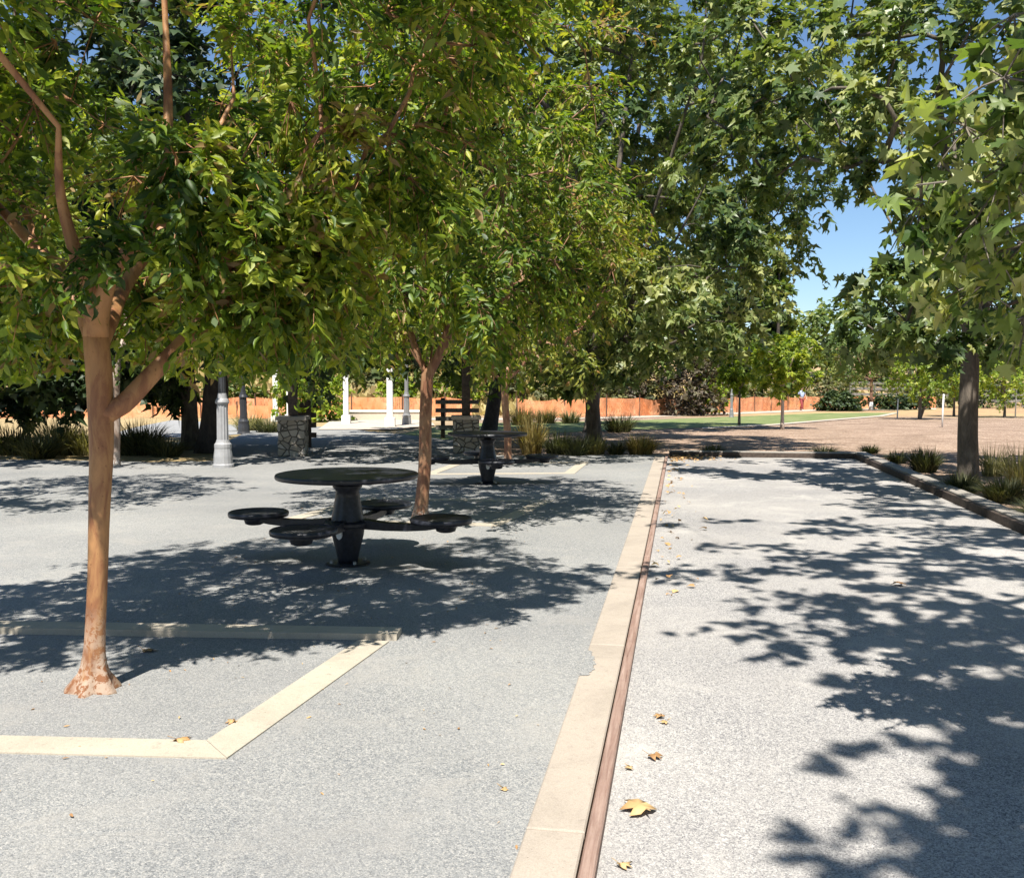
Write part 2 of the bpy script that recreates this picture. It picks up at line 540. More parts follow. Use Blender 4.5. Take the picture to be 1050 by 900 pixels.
class MB:
    def __init__(s):
        s.v, s.f = [], []

    def add(s, vs, fs):
        o = len(s.v)
        s.v.extend([tuple(p) for p in vs])
        s.f.extend([tuple(i + o for i in f) for f in fs])

    def box(s, x0, x1, y0, y1, z0, z1, mat=None, bev=0.0):
        b = min(bev, (x1 - x0) * .3, (y1 - y0) * .3, (z1 - z0) * .3)
        if b <= 0:
            vs = [(x, y, z) for z in (z0, z1) for y in (y0, y1) for x in (x0, x1)]
            fs = [(0, 2, 3, 1), (4, 5, 7, 6), (0, 1, 5, 4), (2, 6, 7, 3), (0, 4, 6, 2), (1, 3, 7, 5)]
        else:
            # chamfered top edges
            vs = [(x0, y0, z0), (x1, y0, z0), (x1, y1, z0), (x0, y1, z0),
                  (x0, y0, z1 - b), (x1, y0, z1 - b), (x1, y1, z1 - b), (x0, y1, z1 - b),
                  (x0 + b, y0 + b, z1), (x1 - b, y0 + b, z1), (x1 - b, y1 - b, z1), (x0 + b, y1 - b, z1)]
            fs = [(0, 3, 2, 1)]
            for k in range(4):
                n = (k + 1) % 4
                fs += [(k, n, 4 + n, 4 + k), (4 + k, 4 + n, 8 + n, 8 + k)]
            fs.append((8, 9, 10, 11))
        if mat is not None:
            vs = [mat @ Vector(p) for p in vs]
        s.add(vs, fs)

    def lathe(s, prof, n=24, center=(0, 0, 0), flute=0.0, caps=True, mat=None):
        cx, cy, cz = center
        vs = []
        for (r, z) in prof:
            for k in range(n):
                a = 2 * math.pi * k / n
                rr = r * (1 - (flute if k % 2 else 0))
                vs.append(Vector((cx + rr * math.cos(a), cy + rr * math.sin(a), cz + z)))
        fs = []
        for i in range(len(prof) - 1):
            for k in range(n):
                k2 = (k + 1) % n
                fs.append((i * n + k, i * n + k2, (i + 1) * n + k2, (i + 1) * n + k))
        if caps:
            fs.append(tuple(range(n - 1, -1, -1)))
            fs.append(tuple((len(prof) - 1) * n + k for k in range(n)))
        if mat is not None:
            vs = [mat @ p for p in vs]
        s.add(vs, fs)

    def tube(s, pts, rad, n=8, lump=None, caps=True):
        pts = [Vector(p) for p in pts]
        if not hasattr(rad, '__len__'):
            rad = [rad] * len(pts)
        m = len(pts)
        vs, fs = [], []
        t = (pts[1] - pts[0]).normalized()
        ref = Vector((1, 0, 0)) if abs(t.x) < 0.8 else Vector((0, 1, 0))
        u = (ref - t * ref.dot(t)).normalized()
        for i in range(m):
            a = pts[max(0, i - 1)]
            c = pts[min(m - 1, i + 1)]
            t = (c - a).normalized()
            u = (u - t * u.dot(t)).normalized()
            w = t.cross(u)
            for k in range(n):
                an = 2 * math.pi * k / n
                r = rad[i]
                if lump:
                    r *= lump(an, pts[i])
                vs.append(pts[i] + (u * math.cos(an) + w * math.sin(an)) * r)
        for i in range(m - 1):
            for k in range(n):
                k2 = (k + 1) % n
                fs.append((i * n + k, i * n + k2, (i + 1) * n + k2, (i + 1) * n + k))
        if caps:
            fs.append(tuple(range(n - 1, -1, -1)))
            fs.append(tuple((m - 1) * n + k for k in range(n)))
        s.add(vs, fs)

    def build(s, name, mat, parent=None, smooth=False, loc=(0, 0, 0)):
        me = bpy.data.meshes.new(name)
        me.from_pydata(s.v, [], s.f)
        me.materials.append(mat)
        if smooth:
            me.polygons.foreach_set('use_smooth', [True] * len(me.polygons))
        me.update()
        o = bpy.data.objects.new(name, me)
        COL.objects.link(o)
        o.location = loc
        if parent:
            o.parent = parent
        return o


def array_mesh(name, verts, tris, mat, parent=None, tone=None, loc=(0, 0, 0), smooth=False):
    me = bpy.data.meshes.new(name)
    nv, nt_ = len(verts), len(tris)
    me.vertices.add(nv)
    me.vertices.foreach_set('co', np.ascontiguousarray(verts, dtype=np.float32).ravel())
    me.loops.add(nt_ * 3)
    me.loops.foreach_set('vertex_index', np.ascontiguousarray(tris, dtype=np.int32).ravel())
    me.polygons.add(nt_)
    me.polygons.foreach_set('loop_start', np.arange(0, nt_ * 3, 3, dtype=np.int32))
    if smooth:
        me.polygons.foreach_set('use_smooth', np.ones(nt_, dtype=bool))
    if tone is not None:
        at_ = me.attributes.new('tone', 'FLOAT', 'POINT')
        at_.data.foreach_set('value', np.ascontiguousarray(tone, dtype=np.float32))
    me.update(calc_edges=True)
    me.materials.append(mat)
    o = bpy.data.objects.new(name, me)
    COL.objects.link(o)
    o.location = loc
    if parent:
        o.parent = parent
    return o


def unit(a):
    return a / (np.linalg.norm(a, axis=-1, keepdims=True) + 1e-9)


LEAF = {}
LEAF['oval'] = (np.array([(0, 0, 0), (.22, .15, .03), (.50, .205, .045), (.78, .12, .0), (1.04, 0, -.13), (.78, -.12, .0), (.50, -.205, .045), (.22, -.15, .03), (.36, 0, -.015), (.70, 0, -.045)], float),
                np.array([(0, 8, 1), (1, 8, 2), (2, 8, 9), (2, 9, 3), (3, 9, 4), (4, 9, 5), (5, 9, 6), (6, 9, 8), (6, 8, 7), (7, 8, 0)]))
_o = [(0, 0, 0), (-.02, .22, .02), (.14, .52, -.07), (.30, .24, .02), (.66, .50, -.08), (.62, .17, .03), (1.08, 0, -.10),
      (.62, -.17, .03), (.66, -.50, -.08), (.30, -.24, .02), (.14, -.52, -.07), (-.02, -.22, .02), (.36, 0, -.03)]
LEAF['lobed'] = (np.array(_o, float), np.array([(12, (k + 1) % 12, k) for k in range(12)]))
_s = [(0, 0, 0), (.22, .46, -.05), (.45, .16, .03), (1, 0, -.08), (.45, -.16, .03), (.22, -.46, -.05)]
LEAF['star'] = (np.array(_s, float), np.array([(0, 2, 1), (0, 4, 2), (0, 5, 4), (2, 4, 3)]))
LEAF['quad'] = (np.array([(0, 0, 0), (.5, .36, .05), (1, 0, -.1), (.5, -.36, .05)], float), np.array([(0, 2, 1), (0, 3, 2)]))


def leaves(pos, tip, nor, size, kind, tone):
    T, Fc = LEAF[kind]
    tip = unit(tip)
    side = unit(np.cross(nor, tip))
    nor = np.cross(tip, side)
    n, k = len(pos), len(T)
    curl = RNG.uniform(-0.4, 3.2, n)[:, None, None]
    wid = RNG.uniform(0.8, 1.15, n)[:, None, None]
    bend = RNG.normal(0, 0.16, n)[:, None, None]
    v = pos[:, None, :] + size[:, None, None] * (T[None, :, 0:1] * tip[:, None, :] + (T[None, :, 1:2] * wid + bend * T[None, :, 0:1] ** 2) * side[:, None, :] + curl * T[None, :, 2:3] * nor[:, None, :])
    f = Fc[None, :, :] + (np.arange(n) * k)[:, None, None]
    return v.reshape(-1, 3), f.reshape(-1, 3), np.repeat(tone, k)


def crown_leaves(clumps, center, per, size, kind, droop=0.35, twigs=9, updir=0.8, flat=1.0, twig_mb=None, tone_spread=0.45):
    """clumps: (n,4) xyz r.  Leaves sit along little twigs that leave each clump's heart, so the clump is loose and ragged."""
    P, T, Nn, S, Tn = [], [], [], [], []
    for c in clumps:
        c0, r = np.array(c[:3]), c[3]
        out = c0 - center
        out = out / (np.linalg.norm(out) + 1e-6)
        d = RNG.normal(size=(twigs, 3))
        d[:, 2] *= flat
        d = unit(unit(d) + out * 0.55 + np.array([0, 0, 0.05]))
        L = r * RNG.uniform(0.55, 1.15, size=twigs)
        ct = RNG.normal(0, 0.16)
        n = max(3, int((c[4] if len(c) > 4 else per) * RNG.uniform(0.7, 1.3)))
        w = RNG.integers(0, twigs, n)
        s = RNG.uniform(0.12, 1.0, n) ** 0.75
        dd = d[w]
        p = c0 + dd * (s * L[w])[:, None]
        p[:, 2] -= droop * r * s ** 2
        p += RNG.normal(0, 0.06 * r, size=(n, 3))
        side = unit(np.cross(dd, np.array([0.05, 0.03, 1.0]))) * RNG.choice([-1, 1], n)[:, None]
        tip = dd * 0.55 + side * 0.75 + RNG.normal(0, 0.35, size=(n, 3))
        tip[:, 2] -= droop * 1.1
        nor = RNG.normal(0, 0.42, size=(n, 3)) + out * 0.75
        nor[:, 2] += updir * 0.8
        P.append(p); T.append(tip); Nn.append(nor)
        S.append((c[5] if len(c) > 5 else size) * RNG.uniform(0.5, 1.3, n))
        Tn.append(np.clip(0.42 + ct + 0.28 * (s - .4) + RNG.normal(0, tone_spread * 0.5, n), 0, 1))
        if twig_mb is not None:
            for k in range(twigs):
                q = []
                for ss in (0, 0.5, 0.95):
                    x = c0 + d[k] * ss * L[k]
                    x[2] -= droop * r * ss ** 2
                    q.append(x)
                twig_mb.tube(q, [0.0045, 0.0035, 0.002], 3, caps=False)
    return leaves(np.concatenate(P), np.concatenate(T), np.concatenate(Nn), np.concatenate(S), kind, np.concatenate(Tn))


def spline(pts, step=0.15):
    pts = [Vector(p) for p in pts]
    if len(pts) < 3:
        return [pts[0].lerp(pts[-1], k / 4) for k in range(5)]
    out = []
    n = len(pts)
    for i in range(n - 1):
        p0, p1, p2, p3 = pts[max(i - 1, 0)], pts[i], pts[i + 1], pts[min(i + 2, n - 1)]
        m = max(2, int((p2 - p1).length / step))
        for k in range(m):
            t = k / m
            out.append(0.5 * ((2 * p1) + (p2 - p0) * t + (2 * p0 - 5 * p1 + 4 * p2 - p3) * t * t + (3 * p1 - p0 - 3 * p2 + p3) * t ** 3))
    out.append(pts[-1])
    return out


class Skel:
    def __init__(s):
        s.p, s.par, s.lock = [], [], []

    def add(s, p, par):
        s.p.append(Vector(p)); s.par.append(par); s.lock.append(None)
        return len(s.p) - 1

    def poly(s, pts, step=0.15, attach=None, radii=None):
        pts = [Vector(p) for p in pts]
        if s.p:
            if attach is None:
                j = min(range(len(s.p)), key=lambda i: (s.p[i] - pts[0]).length)
            else:
                j = attach
            q = spline([s.p[j]] + pts[1:], step)[1:]
        else:
            q = spline(pts, step)
            j = -1
        m = len(q)
        for i, x in enumerate(q):
            j = s.add(x, j)
            if radii:
                s.lock[j] = float(np.interp(i / max(1, m - 1), np.linspace(0, 1, len(radii)), radii))
        return j

    def grow(s, targets, first, ref, step=0.35, jit=0.06, lift=0.12):
        P = np.array([tuple(x) for x in s.p])
        order = sorted(range(len(targets)), key=lambda i: np.linalg.norm(np.array(targets[i][:3]) - np.array(ref)))
        live = list(range(first, len(s.p)))
        tips = []
        for i in order:
            a = Vector(targets[i][:3])
            A = np.array([tuple(s.p[k]) for k in live])
            d = np.linalg.norm(A - np.array(a), axis=1)
            # prefer nodes lower than the target: limbs rise or run outward
            pen = np.maximum(0, A[:, 2] - a.z) * 0.9
            j = live[int(np.argmin(d + pen))]
            b = s.p[j]
            L = (a - b).length
            m = max(2, int(L / step))
            for k in range(1, m + 1):
                t = k / m
                q = b.lerp(a, t)
                q.z += lift * L * math.sin(math.pi * t)
                if k < m:
                    q += Vector((random.gauss(0, jit), random.gauss(0, jit), random.gauss(0, jit))) * min(1, L)
                j = s.add(q, j)
                live.append(j)
            tips.append(j)
        return tips

    def mesh(s, R0, tip, mb, first_big=0, lump=None, nbig=14):
        n = len(s.p)
        cnt = [0] * n
        kids = [[] for _ in range(n)]
        for i in range(n):
            if s.par[i] >= 0:
                kids[s.par[i]].append(i)
        for i in range(n - 1, -1, -1):
            if not kids[i]:
                cnt[i] = 1
            if s.par[i] >= 0:
                cnt[s.par[i]] += cnt[i]
        tot = max(2, cnt[0])
        e = math.log(tot) / math.log(R0 / tip)
        rad = [s.lock[i] if s.lock[i] else tip * cnt[i] ** (1 / e) for i in range(n)]
        done = [False] * n
        for i in range(n):
            if done[i]:
                continue
            if s.par[i] >= 0:
                ch, rr = [s.p[s.par[i]]], [min(rad[i] * 1.15, rad[s.par[i]])]
            else:
                ch, rr = [], []
            j = i
            while True:
                done[j] = True
                r_ = rad[j]
                if rr and len(rr) > 1:
                    r_ = max(r_, rr[-1] * math.exp(-(s.p[j] - ch[-1]).length / 0.5))
                ch.append(s.p[j]); rr.append(r_)
                k = [x for x in kids[j] if not done[x]]
                if not k:
                    break
                j = max(k, key=lambda x: (s.lock[x] is not None, cnt[x]))
            if len(ch) < 2:
                continue
            r0 = max(rr)
            nn = nbig if r0 > 0.05 else 7 if r0 > 0.02 else 5 if r0 > 0.009 else 3
            mb.tube(ch, rr, nn, lump if r0 > 0.04 else None, caps=True)
        return rad


def ellipsoid(n, c, rad, rmin=0.55, zmin=None, mind=0.3, clump=0.45, keep=None):
    out = []
    tries = 0
    c = np.array(c); rad = np.array(rad)
    while len(out) < n and tries < n * 60:
        tries += 1
        d = RNG.normal(size=3)
        d /= np.linalg.norm(d)
        r = rmin + (1 - rmin) * RNG.random() ** 0.7
        p = c + d * rad * r * RNG.uniform(0.9, 1.06)
        if zmin is not None and p[2] < zmin:
            continue
        if keep and not keep(p):
            continue
        if out and min(np.linalg.norm(p - q[:3]) for q in out) < mind:
            continue
        out.append(np.array([*p, clump * RNG.uniform(0.75, 1.3)]))
    return out


def lumpfn(base, flare=0.6, k=4, ph=0.0, amp=0.05, fl_h=0.13):
    b = Vector(base)

    def f(an, p):
        h = max(0, p.z - b.z)
        w = math.exp(-h / fl_h)
        v = 1 + amp * math.sin(3 * an + h * 2.1 + ph) + amp * 0.7 * math.sin(5 * an - h * 3.7 + ph)
        return v * (1 + flare * w * (0.75 + 0.34 * math.cos(k * an + ph) + 0.3 * math.cos(an + ph * 1.7) + 0.12 * math.cos(9 * an + ph)))
    return f


def tree(name, label, base, trunk, limbs, clumps, R0, bark, leaf, kind, per, size, group=None, cat='tree', tip=0.006,
         droop=0.35, twigs=9, flat=1.0, twig_mesh=False, first_frac=0.7, flare=0.6, flare_h=0.13, updir=0.8, step=0.15, gstep=0.35, locks=None, nbig=14, center=None, lump_k=4, tone=0.45):
    base = Vector(base)
    rt = root(name, base, label, cat, group)
    off = np.array([base.x, base.y, base.z])
    sk = Skel()
    rel = lambda p: Vector(p) - base
    sk.poly([rel(p) for p in trunk], step, radii=locks)
    first = int(len(sk.p) * first_frac)
    for lb in limbs:
        if isinstance(lb, dict):
            sk.poly([rel(p) for p in lb['pts']], step, radii=lb.get('r'))
        else:
            sk.poly([rel(p) for p in lb], step)
    cl = [np.array([*(np.array(c[:3]) - off), *c[3:]]) for c in clumps]
    cc = (np.mean([c[:3] for c in cl], axis=0) if center is None else np.array(center) - off) - np.array([0, 0, 0.4])
    sk.grow(cl, first, sk.p[first], gstep)
    mb = MB()
    sk.mesh(R0, tip, mb, lump=lumpfn((0, 0, 0), flare, lump_k, random.random() * 6, fl_h=flare_h), nbig=nbig)
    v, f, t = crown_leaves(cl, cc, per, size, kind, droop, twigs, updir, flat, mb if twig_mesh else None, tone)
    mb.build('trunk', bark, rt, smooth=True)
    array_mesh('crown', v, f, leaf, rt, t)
    return rt


def shrub(name, label, pos, rx, ry, h, n, per, size, leaf, kind='quad', cat='shrub', group=None, clump=0.3, updir=0.6, droop=0.2):
    pos = Vector(pos)
    rt = root(name, pos, label, cat, group)
    cl = ellipsoid(n, (0, 0, h * 0.42), (rx, ry, h * 0.6), 0.35, zmin=0.05, mind=clump * 0.4, clump=clump)
    mb = MB()
    for c in cl[::2]:
        mb.tube([(c[0] * .15, c[1] * .15, -0.02), (c[0] * .6, c[1] * .6, c[2] * .55), tuple(c[:3])], [0.02, 0.013, 0.006], 4)
    v, f, t = crown_leaves(cl, np.array([0, 0, 0.0]), per, size, kind, droop, 8, updir)
    mb.build('stem', M['bark'], rt)
    array_mesh('foliage', v, f, leaf, rt, t)
    return rt


def tuft(name, label, pos, r, h, n, mat, group=None, spread=1.0, width=0.008, cat='grass tuft', arch=0.5):
    """one bunch grass: bent blades from a common foot"""
    pos = Vector(pos)
    a = RNG.uniform(0, 2 * math.pi, n)
    rr = np.sqrt(RNG.uniform(0, 1, n)) * r * 0.4
    b = np.stack([np.cos(a) * rr, np.sin(a) * rr, np.full(n, -0.01)], 1)
    a2 = a + RNG.normal(0, 0.5, n)
    lean = RNG.uniform(0.05, 1.0, n) * spread
    L = h * RNG.uniform(0.55, 1.1, n)
    dr = np.stack([np.cos(a2), np.sin(a2), np.zeros(n)], 1)
    segs = []
    for s in (0.0, 0.4, 0.75, 1.0):
        p = b + dr * (r * lean * (0.35 * s + 0.65 * s ** 2))[:, None]
        p[:, 2] += L * (s - arch * lean * s ** 2.4)
        segs.append(p)
    sd = np.stack([-dr[:, 1], dr[:, 0], np.zeros(n)], 1)
    tw = RNG.uniform(-0.9, 0.9, n)
    sd = sd * np.cos(tw)[:, None] + dr * np.sin(tw)[:, None]
    vs = []
    for s, p in zip((1.0, 0.9, 0.6, 0.08), segs):
        vs += [p - sd * width * s, p + sd * width * s]
    v = np.stack(vs, 1)
    Fc = []
    for k in range(3):
        Fc += [(2 * k, 2 * k + 1, 2 * k + 3), (2 * k, 2 * k + 3, 2 * k + 2)]
    f = np.array(Fc)[None] + (np.arange(n) * 8)[:, None, None]
    t = np.repeat(np.clip(RNG.normal(0.5, 0.25, n), 0, 1), 8)
    o = array_mesh(name, v.reshape(-1, 3), f.reshape(-1, 3), mat, None, t, loc=pos)
    return tag(o, label, cat, group)


def sheet(name, pts, mat, dz=0.0, label=None, kind='structure', thick=0.0):
    """a flat polygon laid on the ground, cut where the ground starts to fall; built about the world origin"""
    pts = [(p[0], p[1]) for p in pts]

    def clip(poly, near):
        out = []
        n = len(poly)
        ins = (lambda p: p[1] <= Y0) if near else (lambda p: p[1] >= Y0)
        for i in range(n):
            a, b = poly[i], poly[(i + 1) % n]
            if ins(a):
                out.append(a)
            if ins(a) != ins(b):
                t = (Y0 - a[1]) / (b[1] - a[1])
                out.append((a[0] + (b[0] - a[0]) * t, Y0))
        return out
    from mathutils.geometry import tessellate_polygon
    mb = MB()
    for near in (True, False):
        q = clip(pts, near)
        if len(q) < 3:
            continue
        vs = [Vector((x, y, (0 if y <= Y0 else -SLOPE * (y - Y0)) + dz)) for x, y in q]
        tri = tessellate_polygon([[Vector((p.x, p.y, 0)) for p in vs]])
        fs = []
        for t in tri:
            a, b, c = (vs[i] for i in t)
            fs.append(t if (b - a).cross(c - a).z > 0 else (t[0], t[2], t[1]))
        mb.add(vs, fs)
    o = mb.build(name, mat)
    return tag(o, label, None, None, kind)


# ------------------------------------------------------------------ ground
def build_ground():
    xs = np.concatenate([np.linspace(-420, -70, 12), np.linspace(-64, 64, 65), np.linspace(70, 420, 12)])
    ys = np.concatenate([np.linspace(-300, -20, 8), np.linspace(-15, 20, 8), [Y0], np.linspace(24, 150, 64), np.linspace(160, 420, 10)])
    v = [(x, y, terr(x, y)) for y in ys for x in xs]
    nx = len(xs)
    f = [(j * nx + i, j * nx + i + 1, (j + 1) * nx + i + 1, (j + 1) * nx + i) for j in range(len(ys) - 1) for i in range(nx - 1)]
    mb = MB(); mb.add(v, f)
    o = mb.build('ground', M['ground'], smooth=True)
    tag(o, 'tan mulch and dry grass ground rising to a golden hill', None, None, 'structure')


build_ground()

# court frame: u runs along the court, s across it (to the right)
TU = 0.173
U = Vector((TU, 1, 0)).normalized()
S = Vector((U.y, -U.x, 0))
A0 = gp(526, 900)
CF = Matrix(((S.x, U.x, 0, A0.x), (S.y, U.y, 0, A0.y), (0, 0, 1, 0), (0, 0, 0, 1)))   # local (s, t, z) -> world
W_CON, W_TIM = 0.205, 0.060
T_END = 17.7
S_R = (gp(875, 470) - A0).dot(S)          # inner face of the right kerb


def cpt(s, t):
    p = CF @ Vector((s, t, 0))
    return (p.x, p.y)


PLZ = 0.030
far_edge = [gp(690, 468), gp(500, 468), gp(470, 453), gp(410, 446), gp(330, 438), gp(262, 439), gp(236, 452), gp(226, 474), gp(150, 475), gp(40, 473), gp(-330, 471)]
plaza = [cpt(0.03, -8), cpt(0.03, T_END)] + [(p.x, p.y) for p in far_edge[1:]] + [(-24, 10), (-24, -6)]
sheet('plaza', plaza, M['gravel'], PLZ, 'blue grey fine gravel plaza left of the kerb')
court = [cpt(W_CON + 0.02, -8), cpt(S_R + 0.02, -8), cpt(S_R + 0.02, T_END + 0.02), cpt(W_CON + 0.02, T_END + 0.02)]
sheet('court_surface', court, M['court'], 0.006, 'pale coarse gravel court between two kerbs')

# left kerb: concrete slabs with joints every 2.42 m and a timber board on the court side
mb = MB()
t0 = 0.27 - 2.42 * 4
while t0 < T_END:
    t1 = min(t0 + 2.42, T_END)
    mb.box(0, W_CON, t0 + 0.006, t1 - 0.006, -0.1, PLZ + 0.012, CF, 0.006)
    t0 += 2.42
mb.box(0.004, W_CON - 0.004, -9, T_END - 0.004, -0.11, PLZ + 0.004, CF)
k = mb.build('kerb', M['concrete']); tag(k, 'flush tan concrete kerb between plaza and court', None, None, 'structure')
mb = MB()
t0 = -9.0
while t0 < T_END:
    t1 = min(t0 + 3.66, T_END)
    mb.box(W_CON + 0.008, W_CON + W_TIM, t0 + 0.002, t1 - 0.002, -0.1, PLZ + 0.018 + random.uniform(-.003, .003), None, 0.006)
    t0 += 3.66
k = mb.build('timber_kerb', M['timber_red']); k.matrix_world = CF; tag(k, 'reddish weathered timber board edging the left of the court', None, None, 'structure')
# right kerb and end kerb
mb = MB()
t0 = -8.2
while t0 < T_END + 0.2:
    t1 = min(t0 + 2.42, T_END + 0.26)
    mb.box(S_R + 0.05, S_R + 0.25, t0 + 0.005, t1 - 0.005, -0.1, 0.135, CF, 0.01)
    t0 += 2.42
mb.box(W_CON + W_TIM + 0.02, S_R + 0.045, T_END + 0.05, T_END + 0.24, -0.1, 0.125, CF, 0.01)
k = mb.build('kerb', M['concrete_grey']); tag(k, 'raised grey concrete kerb round the right and far end of the court', None, None, 'structure')
mb = MB()
mb.box(S_R, S_R + 0.045, -8.2, T_END, -0.1, 0.112, CF, 0.006)
mb.box(W_CON + W_TIM + 0.02, S_R - 0.005, T_END, T_END + 0.045, -0.1, 0.105, CF, 0.006)
k = mb.build('timber_kerb', M['timber_dark']); tag(k, 'dark timber face board of the raised court kerb', None, None, 'structure')


# tree wells: pale concrete bands flush with the gravel
def band(path, w, name='paving_band', label='', top=0.007):
    """one strip of concrete with mitred corners"""
    P = [Vector((p[0], p[1], 0)) for p in path]
    n = len(P)
    L, Rr = [], []
    for i in range(n):
        d1 = (P[i] - P[i - 1]).normalized() if i else (P[1] - P[0]).normalized()
        d2 = (P[i + 1] - P[i]).normalized() if i < n - 1 else d1
        n1, n2 = Vector((-d1.y, d1.x, 0)), Vector((-d2.y, d2.x, 0))
        m = (n1 + n2).normalized()
        k = w / 2 / max(.35, m.dot(n1))
        L.append(P[i] + m * k)
        Rr.append(P[i] - m * k)
    mb = MB()
    for i in range(n - 1):
        q = [L[i], Rr[i], Rr[i + 1], L[i + 1]]
        dd = (P[i + 1] - P[i]).normalized() * .002
        q = [q[0] + dd, q[1] + dd, q[2] - dd, q[3] - dd]
        vs = [Vector((p.x, p.y, -0.05)) for p in q] + [Vector((p.x, p.y, PLZ + top)) for p in q]
        mb.add(vs, [(4, 5, 6, 7), (0, 1, 5, 4), (1, 2, 6, 5), (2, 3, 7, 6), (3, 0, 4, 7)])
    o = mb.build(name, M['band'])
    tag(o, label, None, None, 'structure')


def shrink(p, q, d):
    p, q = Vector((p[0], p[1], 0)), Vector((q[0], q[1], 0))
    v = (q - p).normalized()
    return p + v * d


g = lambda x, y: gp(x, y)
bw = 0.19
# first well: near band, right band, back band
c_nr, c_br = g(222, 776), g(368, 668)
dirr = (c_br - c_nr).normalized()
lf = (g(-260, 764) - c_nr).normalized()
cb = g(384, 662)
band([cb + lf * -.12 + dirr * .1, cb + lf * 4.4 + dirr * .1], .17, label='raised pale concrete edge behind the nearest tree', top=0.04)
band([g(-260, 764), c_nr, cb], bw, label='pale concrete band round the nearest tree bed')
for nm, (nl, nr, br) in {'second': (g(296, 536), g(506, 541), g(536, 527)), 'third': (g(440, 488), g(584, 487), g(593, 480))}.items():
    rd = (br - nr).normalized()
    band([nl + rd * .6, nl, nr, nr + rd * 2.2, nl + rd * 2.1, nl + rd * .61], bw, label='pale concrete band round the %s tree bed' % nm)

# lawn, terrace, path, pale edging
P2 = lambda L: [(p.x, p.y) for p in (gp(*q) for q in L)]
sheet('lawn', P2([(404, 447), (470, 452), (520, 446), (620, 442), (720, 438.5), (790, 435), (850, 430), (900, 426), (915, 423.4), (850, 423.5), (760, 427), (640, 431.5), (560, 433), (490, 434), (440, 438.5)]), M['lawn'], 0.012, 'strip of green lawn beyond the planting')
sheet('terrace', P2([(326, 441.5), (404, 441.5), (446, 437), (440, 431.5), (340, 431.5)]), M['terrace'], 0.05, 'pale concrete terrace with white columns')
sheet('path', P2([(105, 448), (205, 449), (262, 444), (262, 438), (200, 432), (176, 431), (140, 438)]), M['path'], 0.016, 'grey path beyond the shaded planting')
sheet('path', P2([(440, 431), (560, 431), (640, 429), (760, 424.6), (850, 421), (960, 420), (960, 418.6), (850, 419.2), (760, 422.6), (640, 427), (560, 429), (440, 429)]), M['terrace'], 0.02, 'narrow pale path between lawn and orange fence')
sheet('lawn_edging', P2([(720, 439), (790, 435.5), (850, 430.5), (900, 426.5), (915, 423.8), (922, 423.8), (906, 427.2), (852, 431.5), (790, 436.8), (720, 440.4)]), M['terrace'], 0.03, 'thin pale edging along the lawn')
# gravel washed over the kerb edge
sp_ = []
for k in range(41):
    t_ = k / 40
    sp_.append(cpt(0.075 * math.sin(math.pi * min(1, .12 + t_ * .9)) ** .6 * (1 - .45 * t_) + .012 * math.sin(t_ * 47) * math.sin(t_ * 19) + .004, 2.06 + .5 * t_))
sheet('gravel_spill', [cpt(0.001, 2.05)] + sp_ + [cpt(0.001, 2.58)], M['gravel'], PLZ + 0.0150, 'grey gravel washed over the kerb edge')

# ------------------------------------------------------------------ near crape myrtles
GC = 'crape myrtles in the gravel beds'


